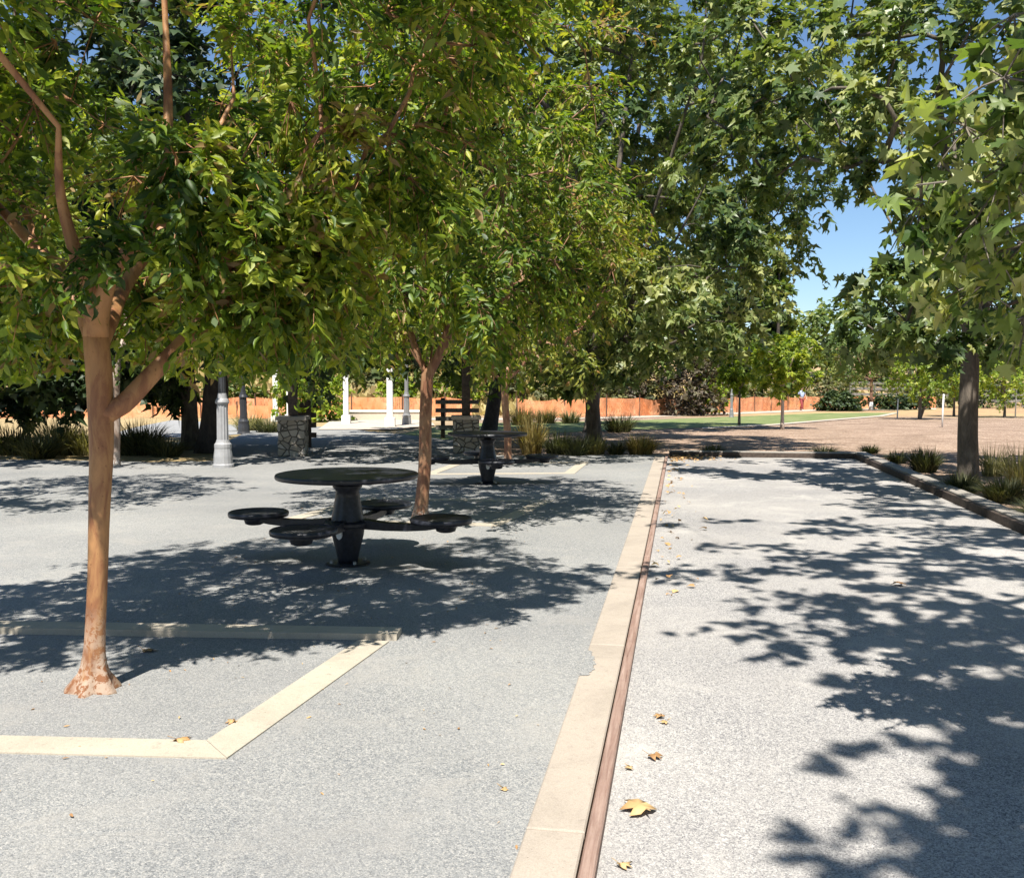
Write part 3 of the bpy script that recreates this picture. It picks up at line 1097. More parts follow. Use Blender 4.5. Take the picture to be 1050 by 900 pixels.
def crape_one():
    base = gp(97, 708, PLZ)
    D = base.y
    T = lambda x, y, d=0.0: at(x, y, D + d)
    trunk = [base + Vector((0, 0, -0.04)), T(97, 690), T(98, 650), T(100, 600), T(102, 520), T(104, 460), T(103, 415), T(101, 375), T(98, 345), T(100, 315, -.02), T(112, 280, -.1), T(140, 245, -.1), T(160, 200, -.1), T(172, 130, 0), T(170, 30, .1)]
    limbs = [
        dict(pts=[T(108, 425), T(126, 414, .03), T(150, 389, .1), T(178, 360, .2), T(202, 334, .32), T(236, 296, .5), T(285, 245, .75), T(340, 200, 1.0)], r=(0.050, 0.010)),
        dict(pts=[T(98, 352), T(88, 325, .05), T(76, 308, .1), T(50, 270, .2), T(10, 225, .3), T(-50, 160, .3)], r=(0.05, 0.012)),
        dict(pts=[T(170, 30, .1), T(165, -80, .1)], r=(0.014, 0.008)),
        dict(pts=[T(98, 350), T(94, 320, -.05), T(80, 270, -.2), T(62, 200, -.35), T(60, 130, -.5)], r=(0.045, 0.01)),
        dict(pts=[T(104, 352), T(112, 330, .1), T(130, 290, .4), T(190, 200, .8), T(240, 100, 1.2)], r=(0.045, 0.01)),
        dict(pts=[T(98, 350), T(86, 315, .2), T(40, 250, .7), T(0, 150, 1.1)], r=(0.04, 0.01)),
    ]
    c = (base.x + 0.1, base.y + 0.3, 3.95)
    lit = lambda p: p[1] + .566 * p[2] > 5.55 + .55 * (p[0] + .113 * p[2] + 2.1)
    keep = lambda p: not (p[1] < 3.1 and p[0] > -0.9) and p[2] > 2.38 + 0.22 * max(0, p[0] + 1.2) and p[0] < 0.3 and lit(p) and not (p[1] < 5.05 and abs(p[0] - base.x) < .6 and p[2] < 2.95)
    cl = ellipsoid(150, c, (2.35, 2.1, 1.95), 0.5, 2.4, 0.36, 0.44, keep)
    # low hanging sprays seen under the crown
    for (px, py, d) in ((-60, 300, .3), (-20, 318, .9), (15, 312, .2), (45, 322, 1.3), (60, 300, .9), (150, 305, .6), (175, 322, 1.4), (205, 312, .5), (222, 300, -.1), (240, 318, 1.0), (262, 300, .1), (285, 318, .8), (300, 290, .2), (322, 305, 1.0), (340, 285, .6), (245, 275, -.15), (275, 262, -.2), (310, 250, -.1), (190, 290, .9), (130, 285, .5), (-40, 330, 1.6), (90, 325, 1.8), (250, 330, 1.8), (310, 325, 1.7), (30, 262, -.4), (95, 192, -1.1), (175, 245, -.9), (215, 262, -.3), (285, 262, .1), (325, 240, .4), (250, 225, -.8), (10, 215, -1.1), (180, 180, -1.3), (100, 150, -1.5), (40, 120, -1.6),
                        (200, 110, -1.5), (300, 120, -1.2), (390, 120, -.9), (420, 165, -.6), (360, 60, -1.), (250, 30, -1.4), (120, 60, -1.6), (20, 50, -1.7), (50, 285, .8), (150, 285, 1.2), (20, 290, 1.2), (270, 280, 1.2), (210, 285, 1.4), (325, 270, 1.2), (360, 230, .9)):
        p = T(px, py, d)
        p.y = max(p.y, 5.62 + .55 * (p.x + .113 * p.z + 2.1) - .566 * p.z)
        cl.append(np.array([p.x, p.y, p.z, 0.36]))
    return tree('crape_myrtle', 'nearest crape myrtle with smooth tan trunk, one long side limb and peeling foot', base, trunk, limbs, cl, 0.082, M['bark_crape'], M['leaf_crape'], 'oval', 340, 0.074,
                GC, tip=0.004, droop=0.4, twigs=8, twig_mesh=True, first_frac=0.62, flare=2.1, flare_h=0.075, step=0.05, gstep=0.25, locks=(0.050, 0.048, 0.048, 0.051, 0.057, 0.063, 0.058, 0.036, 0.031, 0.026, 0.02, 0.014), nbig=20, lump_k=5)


crape_one()


def crape_other(label, px, py, top_px, h0, ctr, rad, n, per, size, bark, leaf, R0, tw, keep=None, fork=None, group=GC, extra=()):
    base = gp(px, py, PLZ)
    D = base.y
    f = at(top_px[0], top_px[1], D)
    trunk = [base + Vector((0, 0, -0.04)), base.lerp(f, 0.35) + Vector((0.02, 0, 0)), base.lerp(f, 0.7), f]
    limbs = []
    for dx, dy, dz in fork:
        e = f + Vector((dx, dy, dz))
        limbs.append([f, f.lerp(e, 0.5) + Vector((dx * .12, 0, -dz * .05)), e])
    c = (base.x + ctr[0], base.y + ctr[1], ctr[2])
    cl = ellipsoid(n, c, rad, 0.5, h0, 0.36, 0.5, keep) + [np.array(e, float) for e in extra]
    return tree('crape_myrtle', label, base, trunk, limbs, cl, R0, bark, leaf, 'oval', per, size, group, tip=0.005, droop=0.45, twigs=8,
                twig_mesh=tw, first_frac=0.98, flare=0.6, flare_h=0.07, step=0.12, locks=(R0, R0 * .9), nbig=14)


crape_other('second crape myrtle, reddish trunk standing just behind the nearest picnic table', 431, 533, (438, 385), 1.98, (0.1, 0.1, 3.9), (2.4, 2.2, 2.3), 165, 175, 0.095,
            M['bark_crape_red'], M['leaf_crape'], 0.075, True, fork=[(.3, -.2, .7), (-.25, .1, .8), (.1, .4, .9), (-.3, -.3, .7)],
            extra=[(*at(RNG.uniform(340, 590), RNG.uniform(235, 318), RNG.uniform(9.7, 12)), .42) for _ in range(30)])
crape_other('third crape myrtle, slim pale pink trunk beside the farther picnic table', 521, 476, (517, 392), 1.95, (0.3, 0, 3.8), (2.3, 2.2, 2.1), 130, 90, 0.13,
            M['bark_crape_red'], M['leaf_crape_far'], 0.072, False, fork=[(.5, -.2, .6), (-.5, .1, .6), (.15, .4, .9), (-.15, -.4, .8)])
crape_other('slim grey crape myrtle in the shaded bed, half hidden by the nearest trunk', 117, 478, (119, 372), 2.2, (0, 0, 4.2), (2.2, 2.2, 2.0), 60, 60, 0.16,
            M['bark_crape_grey'], M['leaf_mid'], 0.085, False, fork=[(.4, -.2, .8), (-.4, .1, .8), (.1, .4, .9)])

def left_crape():
    base = Vector((-6.9, 11.6, PLZ))
    top = base + Vector((.1, 0, 1.7))
    cl = ellipsoid(90, (base.x, base.y, 4.0), (2.3, 2.2, 2.0), .5, 2.3, .4, .5)
    tree('crape_myrtle', 'crape myrtle reaching in from the left edge, its trunk out of view', base, [base, base.lerp(top, .5) + Vector((.03, 0, 0)), top], [[top, top + Vector((.5, .1, .9))], [top, top + Vector((-.5, -.1, .9))], [top, top + Vector((0, .5, 1))]],
         cl, .075, M['bark_crape'], M['leaf_crape'], 'oval', 110, .12, GC, tip=.005, droop=.45, twigs=8, first_frac=.98, flare=.8, flare_h=.07, step=.12, locks=(.07, .065))


left_crape()

# ------------------------------------------------------------------ sycamores and other big trees
SUN_EL, SUN_DX = 60.0, 0.20
COT = 1 / math.tan(R(SUN_EL))


def caster(px, py, z):
    p = gp(px, py)
    k = math.sqrt(1 + SUN_DX ** 2)
    return np.array([p.x - SUN_DX * COT * z / k, p.y - COT * z / k, z])


def syc_near():
    """big sycamore standing outside the frame on the right; its lowest branch hangs into the picture and it shades the court"""
    base = Vector((7.2, 5.6, 0))
    trunk = [base, base + Vector((-.1, 0, 1.5)), base + Vector((-.3, .1, 3.2)), base + Vector((-.6, .2, 5.2)), base + Vector((-.6, .2, 7.4))]
    cl = []
    # crown over the court (above the picture's top edge)
    fringe = [(680, 588), (705, 592), (735, 585), (765, 592), (800, 585), (830, 575), (745, 560), (790, 560), (770, 645), (800, 655), (835, 640), (860, 655), (700, 540), (760, 535)]
    core = [(845, 575), (840, 610), (890, 590), (885, 550), (930, 610), (925, 570), (960, 640), (985, 590), (1020, 560), (1030, 620), (1040, 660), (905, 640), (985, 545), (1045, 585), (990, 660), (1060, 700), (950, 530), (1010, 530), (1070, 640), (1090, 590),
            (1110, 660), (1120, 610), (880, 615), (960, 570), (1000, 620), (925, 655), (1020, 690), (1085, 720), (1010, 505), (1040, 525), (960, 505), (1060, 545), (905, 525), (860, 540), (1130, 560), (945, 488), (1000, 490), (1050, 500), (970, 520), (1035, 555), (1075, 515), (930, 515), (890, 520), (1000, 575), (960, 545), (915, 478), (940, 480), (965, 490), (985, 500), (1010, 512), (1035, 508), (1060, 520), (1025, 495), (955, 470), (1050, 485), (1080, 500), (905, 490), (1000, 530), (1045, 545)]
    for q, rr, nn in ((fringe, .42, 36), (core, .74, 100)):
        for (px, py) in q:
            g_ = gp(px, py)
            z = 2.6 + 0.38 * g_.y + RNG.uniform(0.1, 1.6)
            cl.append(np.array([*caster(px, py, z), rr, nn, .14]))
    cl += ellipsoid(60, (7.0, 5.0, 6.6), (3.6, 4.2, 3.0), 0.4, 3.4, 0.6, 0.75, keep=lambda p: p[0] > 4.2 + 0.25 * (p[1] - 3) and (p[0] / max(p[1], .5) > 0.62 or p[2] > 1.8 + 0.43 * p[1]))
    # the low branch in view, leaves close to the lens
    for (px, py, Y) in ((945, 205, 3.2), (990, 130, 3.1), (1000, 225, 3.1), (1030, 170, 3.0), (1030, 80, 2.9), (1050, 250, 3.2), (1070, 100, 2.9), (1090, 190, 3.0), (1015, 285, 3.4), (1055, 320, 3.5),
                        (1095, 290, 3.3), (985, 265, 3.6), (1080, 30, 3.0), (1120, 130, 3.0), (1130, 250, 3.2), (965, 165, 3.4), (1040, 15, 3.1), (1160, 40, 2.9), (1180, 180, 3.0), (1000, 300, 3.9), (1050, 325, 4.0)):
        p = at(px, py, Y + .35)
        cl.append(np.array([p.x, p.y, p.z, 0.22, 36, .088]))
    # higher up: only its loose shade reaches the near court
    for (px, py) in ((1000, 800), (1030, 740), (1000, 860), (1040, 850), (1035, 790), (1010, 910), (1060, 760), (1060, 900), (995, 715), (1045, 700), (1080, 820)):
        cl.append(np.array([*caster(px, py, RNG.uniform(6.2, 7.2)), 0.36, 60, .15]))
    for (px, py) in ((905, 765), (950, 770), (915, 835), (870, 700), (880, 885), (835, 860), (960, 880), (960, 735), (845, 770)):
        cl.append(np.array([*caster(px, py, RNG.uniform(6.2, 7.2)), 0.2, 14, .13]))
    b = at(1180, 210, 3.1)
    limbs = [dict(pts=[base + Vector((-.2, .1, 2.6)), Vector((5.5, 4.6, 3.0)), Vector((3.6, 3.6, 2.55)), b, at(1080, 195, 3.3), at(1000, 185, 3.35), at(940, 190, 3.4)], r=(0.07, 0.03, 0.016, 0.008, 0.003)),
             dict(pts=[base + Vector((-.4, .1, 4.0)), Vector((5.6, 5.2, 5.0)), Vector((4.2, 5.2, 5.2)), Vector((2.6, 5.6, 5.1))], r=(0.11, 0.03)),
             dict(pts=[base + Vector((-.5, .2, 4.6)), Vector((6.0, 7.2, 5.6)), Vector((5.0, 8.6, 5.9)), Vector((3.8, 9.6, 6.2))], r=(0.11, 0.03)),
             dict(pts=[base + Vector((-.4, .1, 3.6)), Vector((5.2, 3.6, 3.9)), Vector((3.4, 2.6, 3.6)), Vector((2.0, 2.2, 3.4))], r=(0.08, 0.02))]
    return tree('sycamore_tree', 'pale leaved sycamore whose low branch hangs close at the top right', base, trunk, limbs, cl, 0.22, M['bark_syc'], M['leaf_syc_near'], 'lobed', 75, 0.15,
                'sycamores round the court', tip=0.005, droop=0.22, twigs=7, twig_mesh=True, first_frac=0.6, flare=0.5, flare_h=.2, step=0.2, gstep=0.3, tone=0.6, updir=1.0)


syc_near()


def big_tree(name, label, base, fork_h, lean, ctr, rad, n, R0, bark, leaf, kind, per, size, clump, zmin, rmin=0.5, keep=None, group=None, extra=(), droop=0.3, mind=None, nlimb=5, limb_ang=0.0, flat=1.0, gstep=.5):
    base = Vector(base)
    top = base + Vector((lean[0], lean[1], fork_h))
    trunk = [base + Vector((0, 0, -.1)), base.lerp(top, .35) + Vector((lean[0] * .05, 0, 0)), base.lerp(top, .7), top]
    limbs = []
    for k in range(nlimb):
        a = limb_ang + 2 * math.pi * k / nlimb + random.uniform(-.3, .3)
        e = Vector((base.x + ctr[0] + math.cos(a) * rad[0] * .5, base.y + ctr[1] + math.sin(a) * rad[1] * .5, ctr[2] + random.uniform(-.15, .35) * rad[2] + base.z * 0))
        limbs.append([top, top.lerp(e, .5) + Vector((0, 0, -.06 * (e - top).length)), e])
    c = (base.x + ctr[0], base.y + ctr[1], ctr[2])
    cl = ellipsoid(n, c, rad, rmin, zmin, mind or clump * .55, clump, keep)
    for e in extra:
        cl.append(np.array(e, float))
    return tree(name, label, base, trunk, limbs, cl, R0, bark, leaf, kind, per, size, group, tip=0.012, droop=droop, twigs=8, first_frac=0.97, flare=0.45, flare_h=.22, step=.3, gstep=gstep, flat=flat, locks=(R0, R0 * .82))


def e4(px, py, Y, r):
    p = at(px, py, Y)
    return (p.x, p.y, p.z, r)


# sycamore in the middle (thick mottled trunk behind the yellow grass)
b = gp(610, 459)
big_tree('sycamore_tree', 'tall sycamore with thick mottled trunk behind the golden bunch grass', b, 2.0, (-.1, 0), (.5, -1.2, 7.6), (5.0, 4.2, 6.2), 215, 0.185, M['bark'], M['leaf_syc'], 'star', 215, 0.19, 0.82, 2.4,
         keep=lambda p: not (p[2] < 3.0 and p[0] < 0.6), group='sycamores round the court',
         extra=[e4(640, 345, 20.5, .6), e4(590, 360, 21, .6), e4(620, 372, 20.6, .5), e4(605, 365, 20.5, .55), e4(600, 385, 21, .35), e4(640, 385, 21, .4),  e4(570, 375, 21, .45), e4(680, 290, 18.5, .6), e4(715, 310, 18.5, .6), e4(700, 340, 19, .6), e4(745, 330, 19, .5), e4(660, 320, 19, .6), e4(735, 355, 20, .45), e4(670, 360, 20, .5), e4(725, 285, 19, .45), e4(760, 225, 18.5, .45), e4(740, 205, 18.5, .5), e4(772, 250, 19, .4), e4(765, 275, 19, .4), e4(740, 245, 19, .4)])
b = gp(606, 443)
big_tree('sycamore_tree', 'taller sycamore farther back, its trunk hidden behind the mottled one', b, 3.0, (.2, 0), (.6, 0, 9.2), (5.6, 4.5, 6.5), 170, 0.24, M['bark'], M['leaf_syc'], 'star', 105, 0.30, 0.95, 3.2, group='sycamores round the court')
# sycamore right of the court
b = gp(992, 503)
dense = lambda p: p[0] / p[1] > 0.36 or (p[2] - 1.6) / p[1] < 0.11 + 0.03 * math.sin(p[0] * 2)
big_tree('sycamore_tree', 'sycamore with straight dark trunk beside the raised court kerb', b, 2.25, (.02, .1), (.5, 1.2, 5.4), (3.6, 3.4, 3.4), 105, 0.145, M['bark'], M['leaf_syc'], 'lobed', 88, 0.165, 0.66, 2.2,
         keep=lambda p: (p[0] / p[1]) > 0.40 or (p[2] - 1.6) / p[1] > 0.24 and (p[0] / p[1]) > .33 , group='sycamores round the court',
         extra=[np.array([*caster(px, py, RNG.uniform(5.0, 6.2)), .5, 60, .16]) for px, py in ((700, 476), (735, 480), (770, 474), (800, 484), (840, 478), (870, 486), (900, 492), (930, 500), (965, 505), (820, 473), (760, 488))] + [e4(x, y, Y, r) for x, y, Y, r in ((905, 165, 13, .5), (860, 130, 13.5, .55), (815, 150, 13.5, .5), (790, 185, 14, .5), (835, 100, 13, .5), (880, 90, 12.5, .5), (800, 60, 13, .6), (760, 150, 14, .5), (730, 170, 14.5, .45),
                                                 (850, 30, 13, .6), (770, 20, 13.5, .6), (920, 50, 12.5, .6), (870, 172, 13.2, .4), (950, 110, 12, .6), (715, 50, 14, .6), (725, 120, 14, .5), (790, 105, 13.5, .5),
                                                 (900, 300, 12.8, .55), (930, 330, 12.6, .5), (960, 300, 12.3, .6), (1010, 320, 12.3, .5), (870, 330, 13.5, .45), (905, 345, 13.2, .4), (950, 270, 12.5, .55), (920, 262, 12.8, .45), (1040, 345, 12.4, .5), (980, 345, 12.4, .4), (890, 285, 14, .4))])
# trees with dark low crowns on the left
b1, b2 = gp(197, 461), gp(217, 464)
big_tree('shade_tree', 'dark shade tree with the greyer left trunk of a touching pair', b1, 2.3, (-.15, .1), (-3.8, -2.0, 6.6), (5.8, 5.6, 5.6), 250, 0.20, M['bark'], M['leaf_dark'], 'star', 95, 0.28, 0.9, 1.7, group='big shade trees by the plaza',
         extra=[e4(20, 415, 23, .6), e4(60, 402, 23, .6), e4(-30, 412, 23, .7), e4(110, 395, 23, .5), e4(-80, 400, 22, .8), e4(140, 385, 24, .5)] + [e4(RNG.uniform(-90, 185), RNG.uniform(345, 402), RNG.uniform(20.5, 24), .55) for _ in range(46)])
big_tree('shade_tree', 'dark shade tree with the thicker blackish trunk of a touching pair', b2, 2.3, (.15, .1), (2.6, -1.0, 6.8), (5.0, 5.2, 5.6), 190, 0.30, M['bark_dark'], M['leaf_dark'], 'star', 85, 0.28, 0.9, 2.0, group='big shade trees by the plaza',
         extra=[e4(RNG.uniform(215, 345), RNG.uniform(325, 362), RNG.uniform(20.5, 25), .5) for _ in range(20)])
# leaning tree in the middle
b = gp(500, 446)
big_tree('shade_tree', 'shade tree with dark leaning trunk behind the farther picnic table', b, 2.4, (.45, 0), (-.6, -1.0, 6.4), (4.4, 4.6, 4.8), 160, 0.24, M['bark_dark'], M['leaf_mid'], 'star', 75, 0.30, 0.9, 1.9, group='big shade trees by the plaza',
         extra=[e4(385, 366, 26, .45), e4(350, 372, 26, .6), e4(320, 365, 26, .6), e4(470, 378, 26, .5), e4(560, 380, 26, .5), e4(585, 388, 26, .4), e4(260, 358, 26, .7)] + [e4(RNG.uniform(325, 425), RNG.uniform(322, 358), RNG.uniform(24, 27), .5) for _ in range(14)])

# background trees: each with its own crown
BG = 'trees beyond the fence'
bg = [  # px centre, Y, radius px, top y, bottom y, leaf, label
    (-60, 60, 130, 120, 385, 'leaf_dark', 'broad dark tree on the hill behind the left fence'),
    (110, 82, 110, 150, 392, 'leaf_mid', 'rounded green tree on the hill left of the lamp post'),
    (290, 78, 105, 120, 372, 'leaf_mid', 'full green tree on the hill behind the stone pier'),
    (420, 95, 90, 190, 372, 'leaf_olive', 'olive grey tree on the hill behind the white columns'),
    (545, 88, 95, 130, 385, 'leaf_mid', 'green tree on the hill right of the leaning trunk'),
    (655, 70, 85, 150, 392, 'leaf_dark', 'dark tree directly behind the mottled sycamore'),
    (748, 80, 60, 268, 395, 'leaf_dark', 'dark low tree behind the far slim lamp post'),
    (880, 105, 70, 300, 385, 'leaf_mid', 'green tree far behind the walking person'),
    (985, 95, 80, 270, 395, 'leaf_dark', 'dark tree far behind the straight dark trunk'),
    (1100, 90, 90, 220, 400, 'leaf_mid', 'tall green tree beyond the right planting'),
]
for px, Y, rp, ty, by, lf, lb in bg:
    g_ = at(px, 420, Y)
    base = on_ground(g_.x, Y)
    zt, zb = at(px, ty, Y).z, at(px, by, Y).z
    rx = rp * Y / 1000
    zc, rz = (zt + zb) / 2, (zt - zb) / 2
    if zb < base.z + .3:
        zb = base.z + .3
    big_tree('background_tree', lb, base, max(1.2, zb - base.z + rz * .3), (.2, 0), (0, 0, zc), (rx, rx * .8, rz), 70, 0.3, M['bark_dark'], M[lf], 'quad', 52, 0.75, rx * .27, zb, 0.45, group=BG, gstep=1.2)
# conifer-like spire in the sky gap
b = on_ground(at(797, 400, 75).x, 75)
cl = []
for k in range(60):
    h = RNG.uniform(0.05, 1) ** 0.8
    r = 2.6 * (1 - h) + .25
    a = RNG.uniform(0, 6.28)
    cl.append(np.array([b.x + math.cos(a) * r * .8, b.y + math.sin(a) * r * .8, b.z + 1 + h * 10.6, .5 + .6 * (1 - h)]))
tree('pine_tree', 'slender dark conifer with pointed top in the sky gap', b, [b, b + Vector((0, 0, 4)), b + Vector((0, 0, 8)), b + Vector((0, 0, 11.4))], [], cl, .2, M['bark_dark'], M['leaf_mid'], 'quad', 42, .5, None, tip=.02, first_frac=.1, step=.5, gstep=.8)

# unseen trees added beside and behind the viewer to block sky light
for x, y, rr, hh, lf, lb in ((-9, -11, 4.2, 8.5, 'leaf_syc', 'added unseen sycamore screening sky light behind the viewer on the left'), (0.5, -13, 4.5, 9, 'leaf_syc', 'added unseen sycamore screening sky light straight behind the viewer'), (10, -10, 4.5, 9, 'leaf_syc', 'added unseen sycamore screening sky light behind the viewer on the right'),
                             (14, 2, 4.2, 9, 'leaf_mid', 'added unseen green tree screening sky light on the right'), (-14.5, 4, 4.0, 8, 'leaf_mid', 'added unseen green tree screening sky light on the left'), (14.5, 12, 3.8, 8, 'leaf_mid', 'added unseen green tree screening sky light beyond the right bed')):
    big_tree('sky_screen_tree', lb, (x, y, 0), 2.4, (0, 0), (0, 0, hh * .58), (rr, rr, hh * .42), 90, .2, M['bark'], M[lf], 'quad', 70, .5, 1.0, 2.2, group='unseen trees added to screen sky light', gstep=1.0)

# young trees on the mulch slope
YT = 'young trees on the mulch slope'
yt = [  # px, py base, top y, crown bottom y, radius px, leaf, bark, R, label
    (802, 440, 338, 402, 33, 'leaf_bright', 'bark_pale', .06, 'young tree with white trunk and low round crown before the lawn'),
    (893, 421, 335, 398, 46, 'leaf_mid', 'bark_redbrown', .12, 'young tree with reddish trunk and whitewashed foot beside the dark hedge'),
    (943, 430, 345, 408, 36, 'leaf_bright', 'bark', .08, 'young tree with two forking stems between white stakes'),
    (978, 427, 350, 405, 28, 'leaf_bright', 'bark', .06, 'small bright tree just left of the straight dark trunk'),
    (1030, 428, 352, 412, 40, 'leaf_bright', 'bark', .06, 'bright yellow green tree at the right edge'),
    (758, 436, 352, 405, 22, 'leaf_bright', 'bark', .05, 'small bright tree beside the slim grey lamp post'),
]
for px, py, ty, by, rp, lf, bk, r0, lb in yt:
    base = gp(px, py)
    Y = base.y
    zt, zb = at(px, ty, Y).z, at(px, by, Y).z
    rx = rp * Y / 1000
    n0 = big_tree('young_tree', lb, base, max(.7, zb - base.z + (zt - zb) * .12), (0, 0), (0, 0, (zt + zb) / 2), (rx, rx, (zt - zb) / 2), 60, r0, M[bk], M[lf], 'star', 85, 0.17, rx * .30, zb, 0.3, group=YT, droop=.3)
    if px in (893,):
        mb = MB(); mb.tube([(0, 0, -.05), (0, 0, .35), (0, 0, .62)], [r0 * 1.5, r0 * 1.16, r0 * 1.08], 12)
        mb.build('white_trunk_paint', M['white_paint'], n0, True)
    if px == 943:
        mb = MB(); mb.tube([(.0, 0, 0), (.25, 0, .7), (.6, .05, 1.5), (.8, .1, 2.0)], [r0, r0 * .8, r0 * .6, r0 * .4], 8)
        mb.build('second_stem', M['bark'], n0, True)

# white tree stakes
for px, py, ty, lb in ((920, 429, 409, 'white stake standing alone left of the forked young tree'), (966, 438, 404, 'tallest white stake between forked tree and dark trunk'), (1041, 428, 387, 'white stake under the bright tree at the right edge')):
    p = gp(px, py)
    h = at(px, ty, p.y).z - p.z
    mb = MB()
    mb.tube([(0, 0, -.1), (.01, 0, h * .5), (.03, 0, h)], [.035, .035, .03], 8)
    tag(mb.build('tree_stake', M['white_paint'], None, True, p), lb, 'stake', 'white tree stakes')

# ------------------------------------------------------------------ shrubs and grasses
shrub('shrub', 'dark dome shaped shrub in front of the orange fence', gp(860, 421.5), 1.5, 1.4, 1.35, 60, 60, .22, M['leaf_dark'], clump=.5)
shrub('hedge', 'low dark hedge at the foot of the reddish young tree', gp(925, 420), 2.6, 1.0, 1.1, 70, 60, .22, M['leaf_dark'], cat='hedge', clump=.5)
shrub('shrub', 'reddish brown bush behind the orange fence', on_ground(at(690, 400, 56).x, 56), 3.2, 2.2, 4.2, 80, 55, .28, M['leaf_brown'], clump=.8)
shrub('shrub', 'pale green bush left of the reddish brown bush', on_ground(at(648, 400, 56).x, 56), 1.6, 1.4, 3.0, 45, 50, .28, M['leaf_olive'], clump=.6)
shrub('shrub', 'small light green bush between the brown bush and slim lamp', on_ground(at(722, 400, 58).x, 58), 1.3, 1.2, 2.2, 35, 50, .26, M['leaf_bright'], clump=.5)
shrub('shrub', 'bright yellow green round shrub behind the stone pier', on_ground(at(322, 415, 44).x, 44), 1.6, 1.4, 2.6, 60, 70, .22, M['leaf_bright'], clump=.5)
for px, Y, rx, h, lf, lb in ((385, 66, 2.0, 2.6, 'leaf_olive', 'grey green bush on the hill between the white columns'), (425, 64, 1.9, 3.0, 'leaf_olive', 'tall grey green bush on the hill right of the white columns'), (408, 58, .9, 2.8, 'leaf_bright', 'narrow bright bush behind the mid grey lamp post'),
                             (468, 62, 1.6, 3.6, 'leaf_bright', 'bright green bush behind the stone pedestal'), (540, 64, 2.0, 2.6, 'leaf_olive', 'loose olive bush on the hill behind golden grass'), (585, 66, 2.2, 2.2, 'leaf_mid', 'green bush on the hill left of the mottled trunk'),
                             (66, 60, 1.4, 1.3, 'leaf_olive', 'yellowish bush behind the left orange fence'), (240, 60, 1.8, 2.6, 'leaf_mid', 'green bush behind the dark lamp post'), (160, 62, 1.6, 2.2, 'leaf_olive', 'olive bush on the hill behind the paired trunks'),
                             (770, 72, 2.2, 2.6, 'leaf_olive', 'olive bush behind the fence right of the slim lamp'), (850, 92, 2.6, 2.2, 'leaf_olive', 'olive bush on the slope beyond the dome shrub'), (1010, 82, 3.4, 2.8, 'leaf_mid', 'green bush along the far grey rail fence'), (960, 84, 2.6, 2.2, 'leaf_olive', 'dry olive bush in front of the grey rail fence')):
    shrub('shrub', lb, on_ground(at(px, 415, Y).x, Y), rx, rx * .8, h, 40, 50, .28, M[lf], clump=.6, group='bushes on the hill')

GT = 'bunch grasses in the beds'
tufts = [  # px, py, radius m, height m, blades, mat, label, width
    (657, 466, .55, .50, 900, 'grass_gold', 'golden round bunch grass behind the kerb end', .006),
    (730, 467, .42, .30, 350, 'grass_dark', 'dark bunch grass behind the middle of the court end', .007),
    (845, 467, .45, .26, 350, 'grass_dark', 'low dark grass left of the far court corner', .007),
    (892, 465, .36, .24, 300, 'grass_dark', 'low dark grass at the far court corner', .007),
    (948, 484, .42, .50, 700, 'grass_dark', 'bushy dark grass clump left of the straight trunk', .007),
    (986, 506, .38, .35, 450, 'grass_dark', 'dark grass clump at the foot of the straight trunk', .007),
    (1030, 515, .45, .40, 600, 'grass_dark', 'brownish dark grass clump right of the straight trunk', .007),
    (1078, 538, .5, .40, 600, 'grass_dark', 'dark grass clump nearest the right edge', .007),
    (1018, 488, .4, .62, 300, 'grass_straw', 'pale wispy grass behind the straight trunk', .005),
    (1048, 500, .45, .75, 350, 'grass_straw', 'tall pale wispy grass at the right edge', .005),
    (920, 475, .34, .30, 300, 'grass_dark', 'small dark grass clump by the raised kerb corner', .007),
    (545, 466, .5, 1.05, 420, 'grass_gold', 'tall golden grass behind the farther picnic table', .009),
    (572, 467, .5, .6, 350, 'grass_dark', 'dark green grass between golden grass and mottled trunk', .01),
    (590, 468, .5, .55, 350, 'grass_dark', 'dark grass left of the mottled trunk', .01),
    (610, 466, .45, .5, 350, 'grass_straw', 'dry grass at the foot of the mottled trunk', .008),
    (632, 466, .35, .35, 250, 'grass_dark', 'small dark grass right of the mottled trunk', .008),
    (635, 443, .9, .75, 420, 'grass_dark', 'spiky dark grass at the edge of the lawn', .012),
    (60, 466, .8, .95, 500, 'grass_straw', 'tall straw coloured grass in the left bed', .010),
    (15, 466, .8, .75, 450, 'grass_dark', 'dark grass at the left edge of the shaded bed', .011),
    (40, 470, .7, .6, 400, 'grass_dark', 'dark grass in front of the straw grass', .011),
    (90, 466, .8, .7, 400, 'grass_straw', 'straw grass left of the slim grey trunk', .010),
    (142, 466, .9, .85, 600, 'grass_dark', 'spiky black green grass right of the slim grey trunk', .011),
    (170, 468, .7, .5, 350, 'grass_dark', 'low dark grass before the paired trunks', .011),
    (560, 434, .9, .8, 350, 'grass_gold', 'golden grass by the path left of the mottled trunk', .012),
    (535, 436, .9, .9, 350, 'grass_gold', 'golden grass by the lawn right of the leaning trunk', .012),
    (585, 434, .8, .7, 300, 'grass_straw', 'straw grass at the back of the lawn', .012),
    (255, 442, .9, .75, 350, 'grass_straw', 'straw grass at the foot of the dark lamp post', .012),
    (275, 444, .8, .6, 300, 'grass_dark', 'dark grass left of the stone pier', .012),
]
for px, py, r, h, n, mt, lb, w in tufts:
    tuft('grass_tuft', lb, gp(px, py), r, h, n, M[mt], GT, width=w)

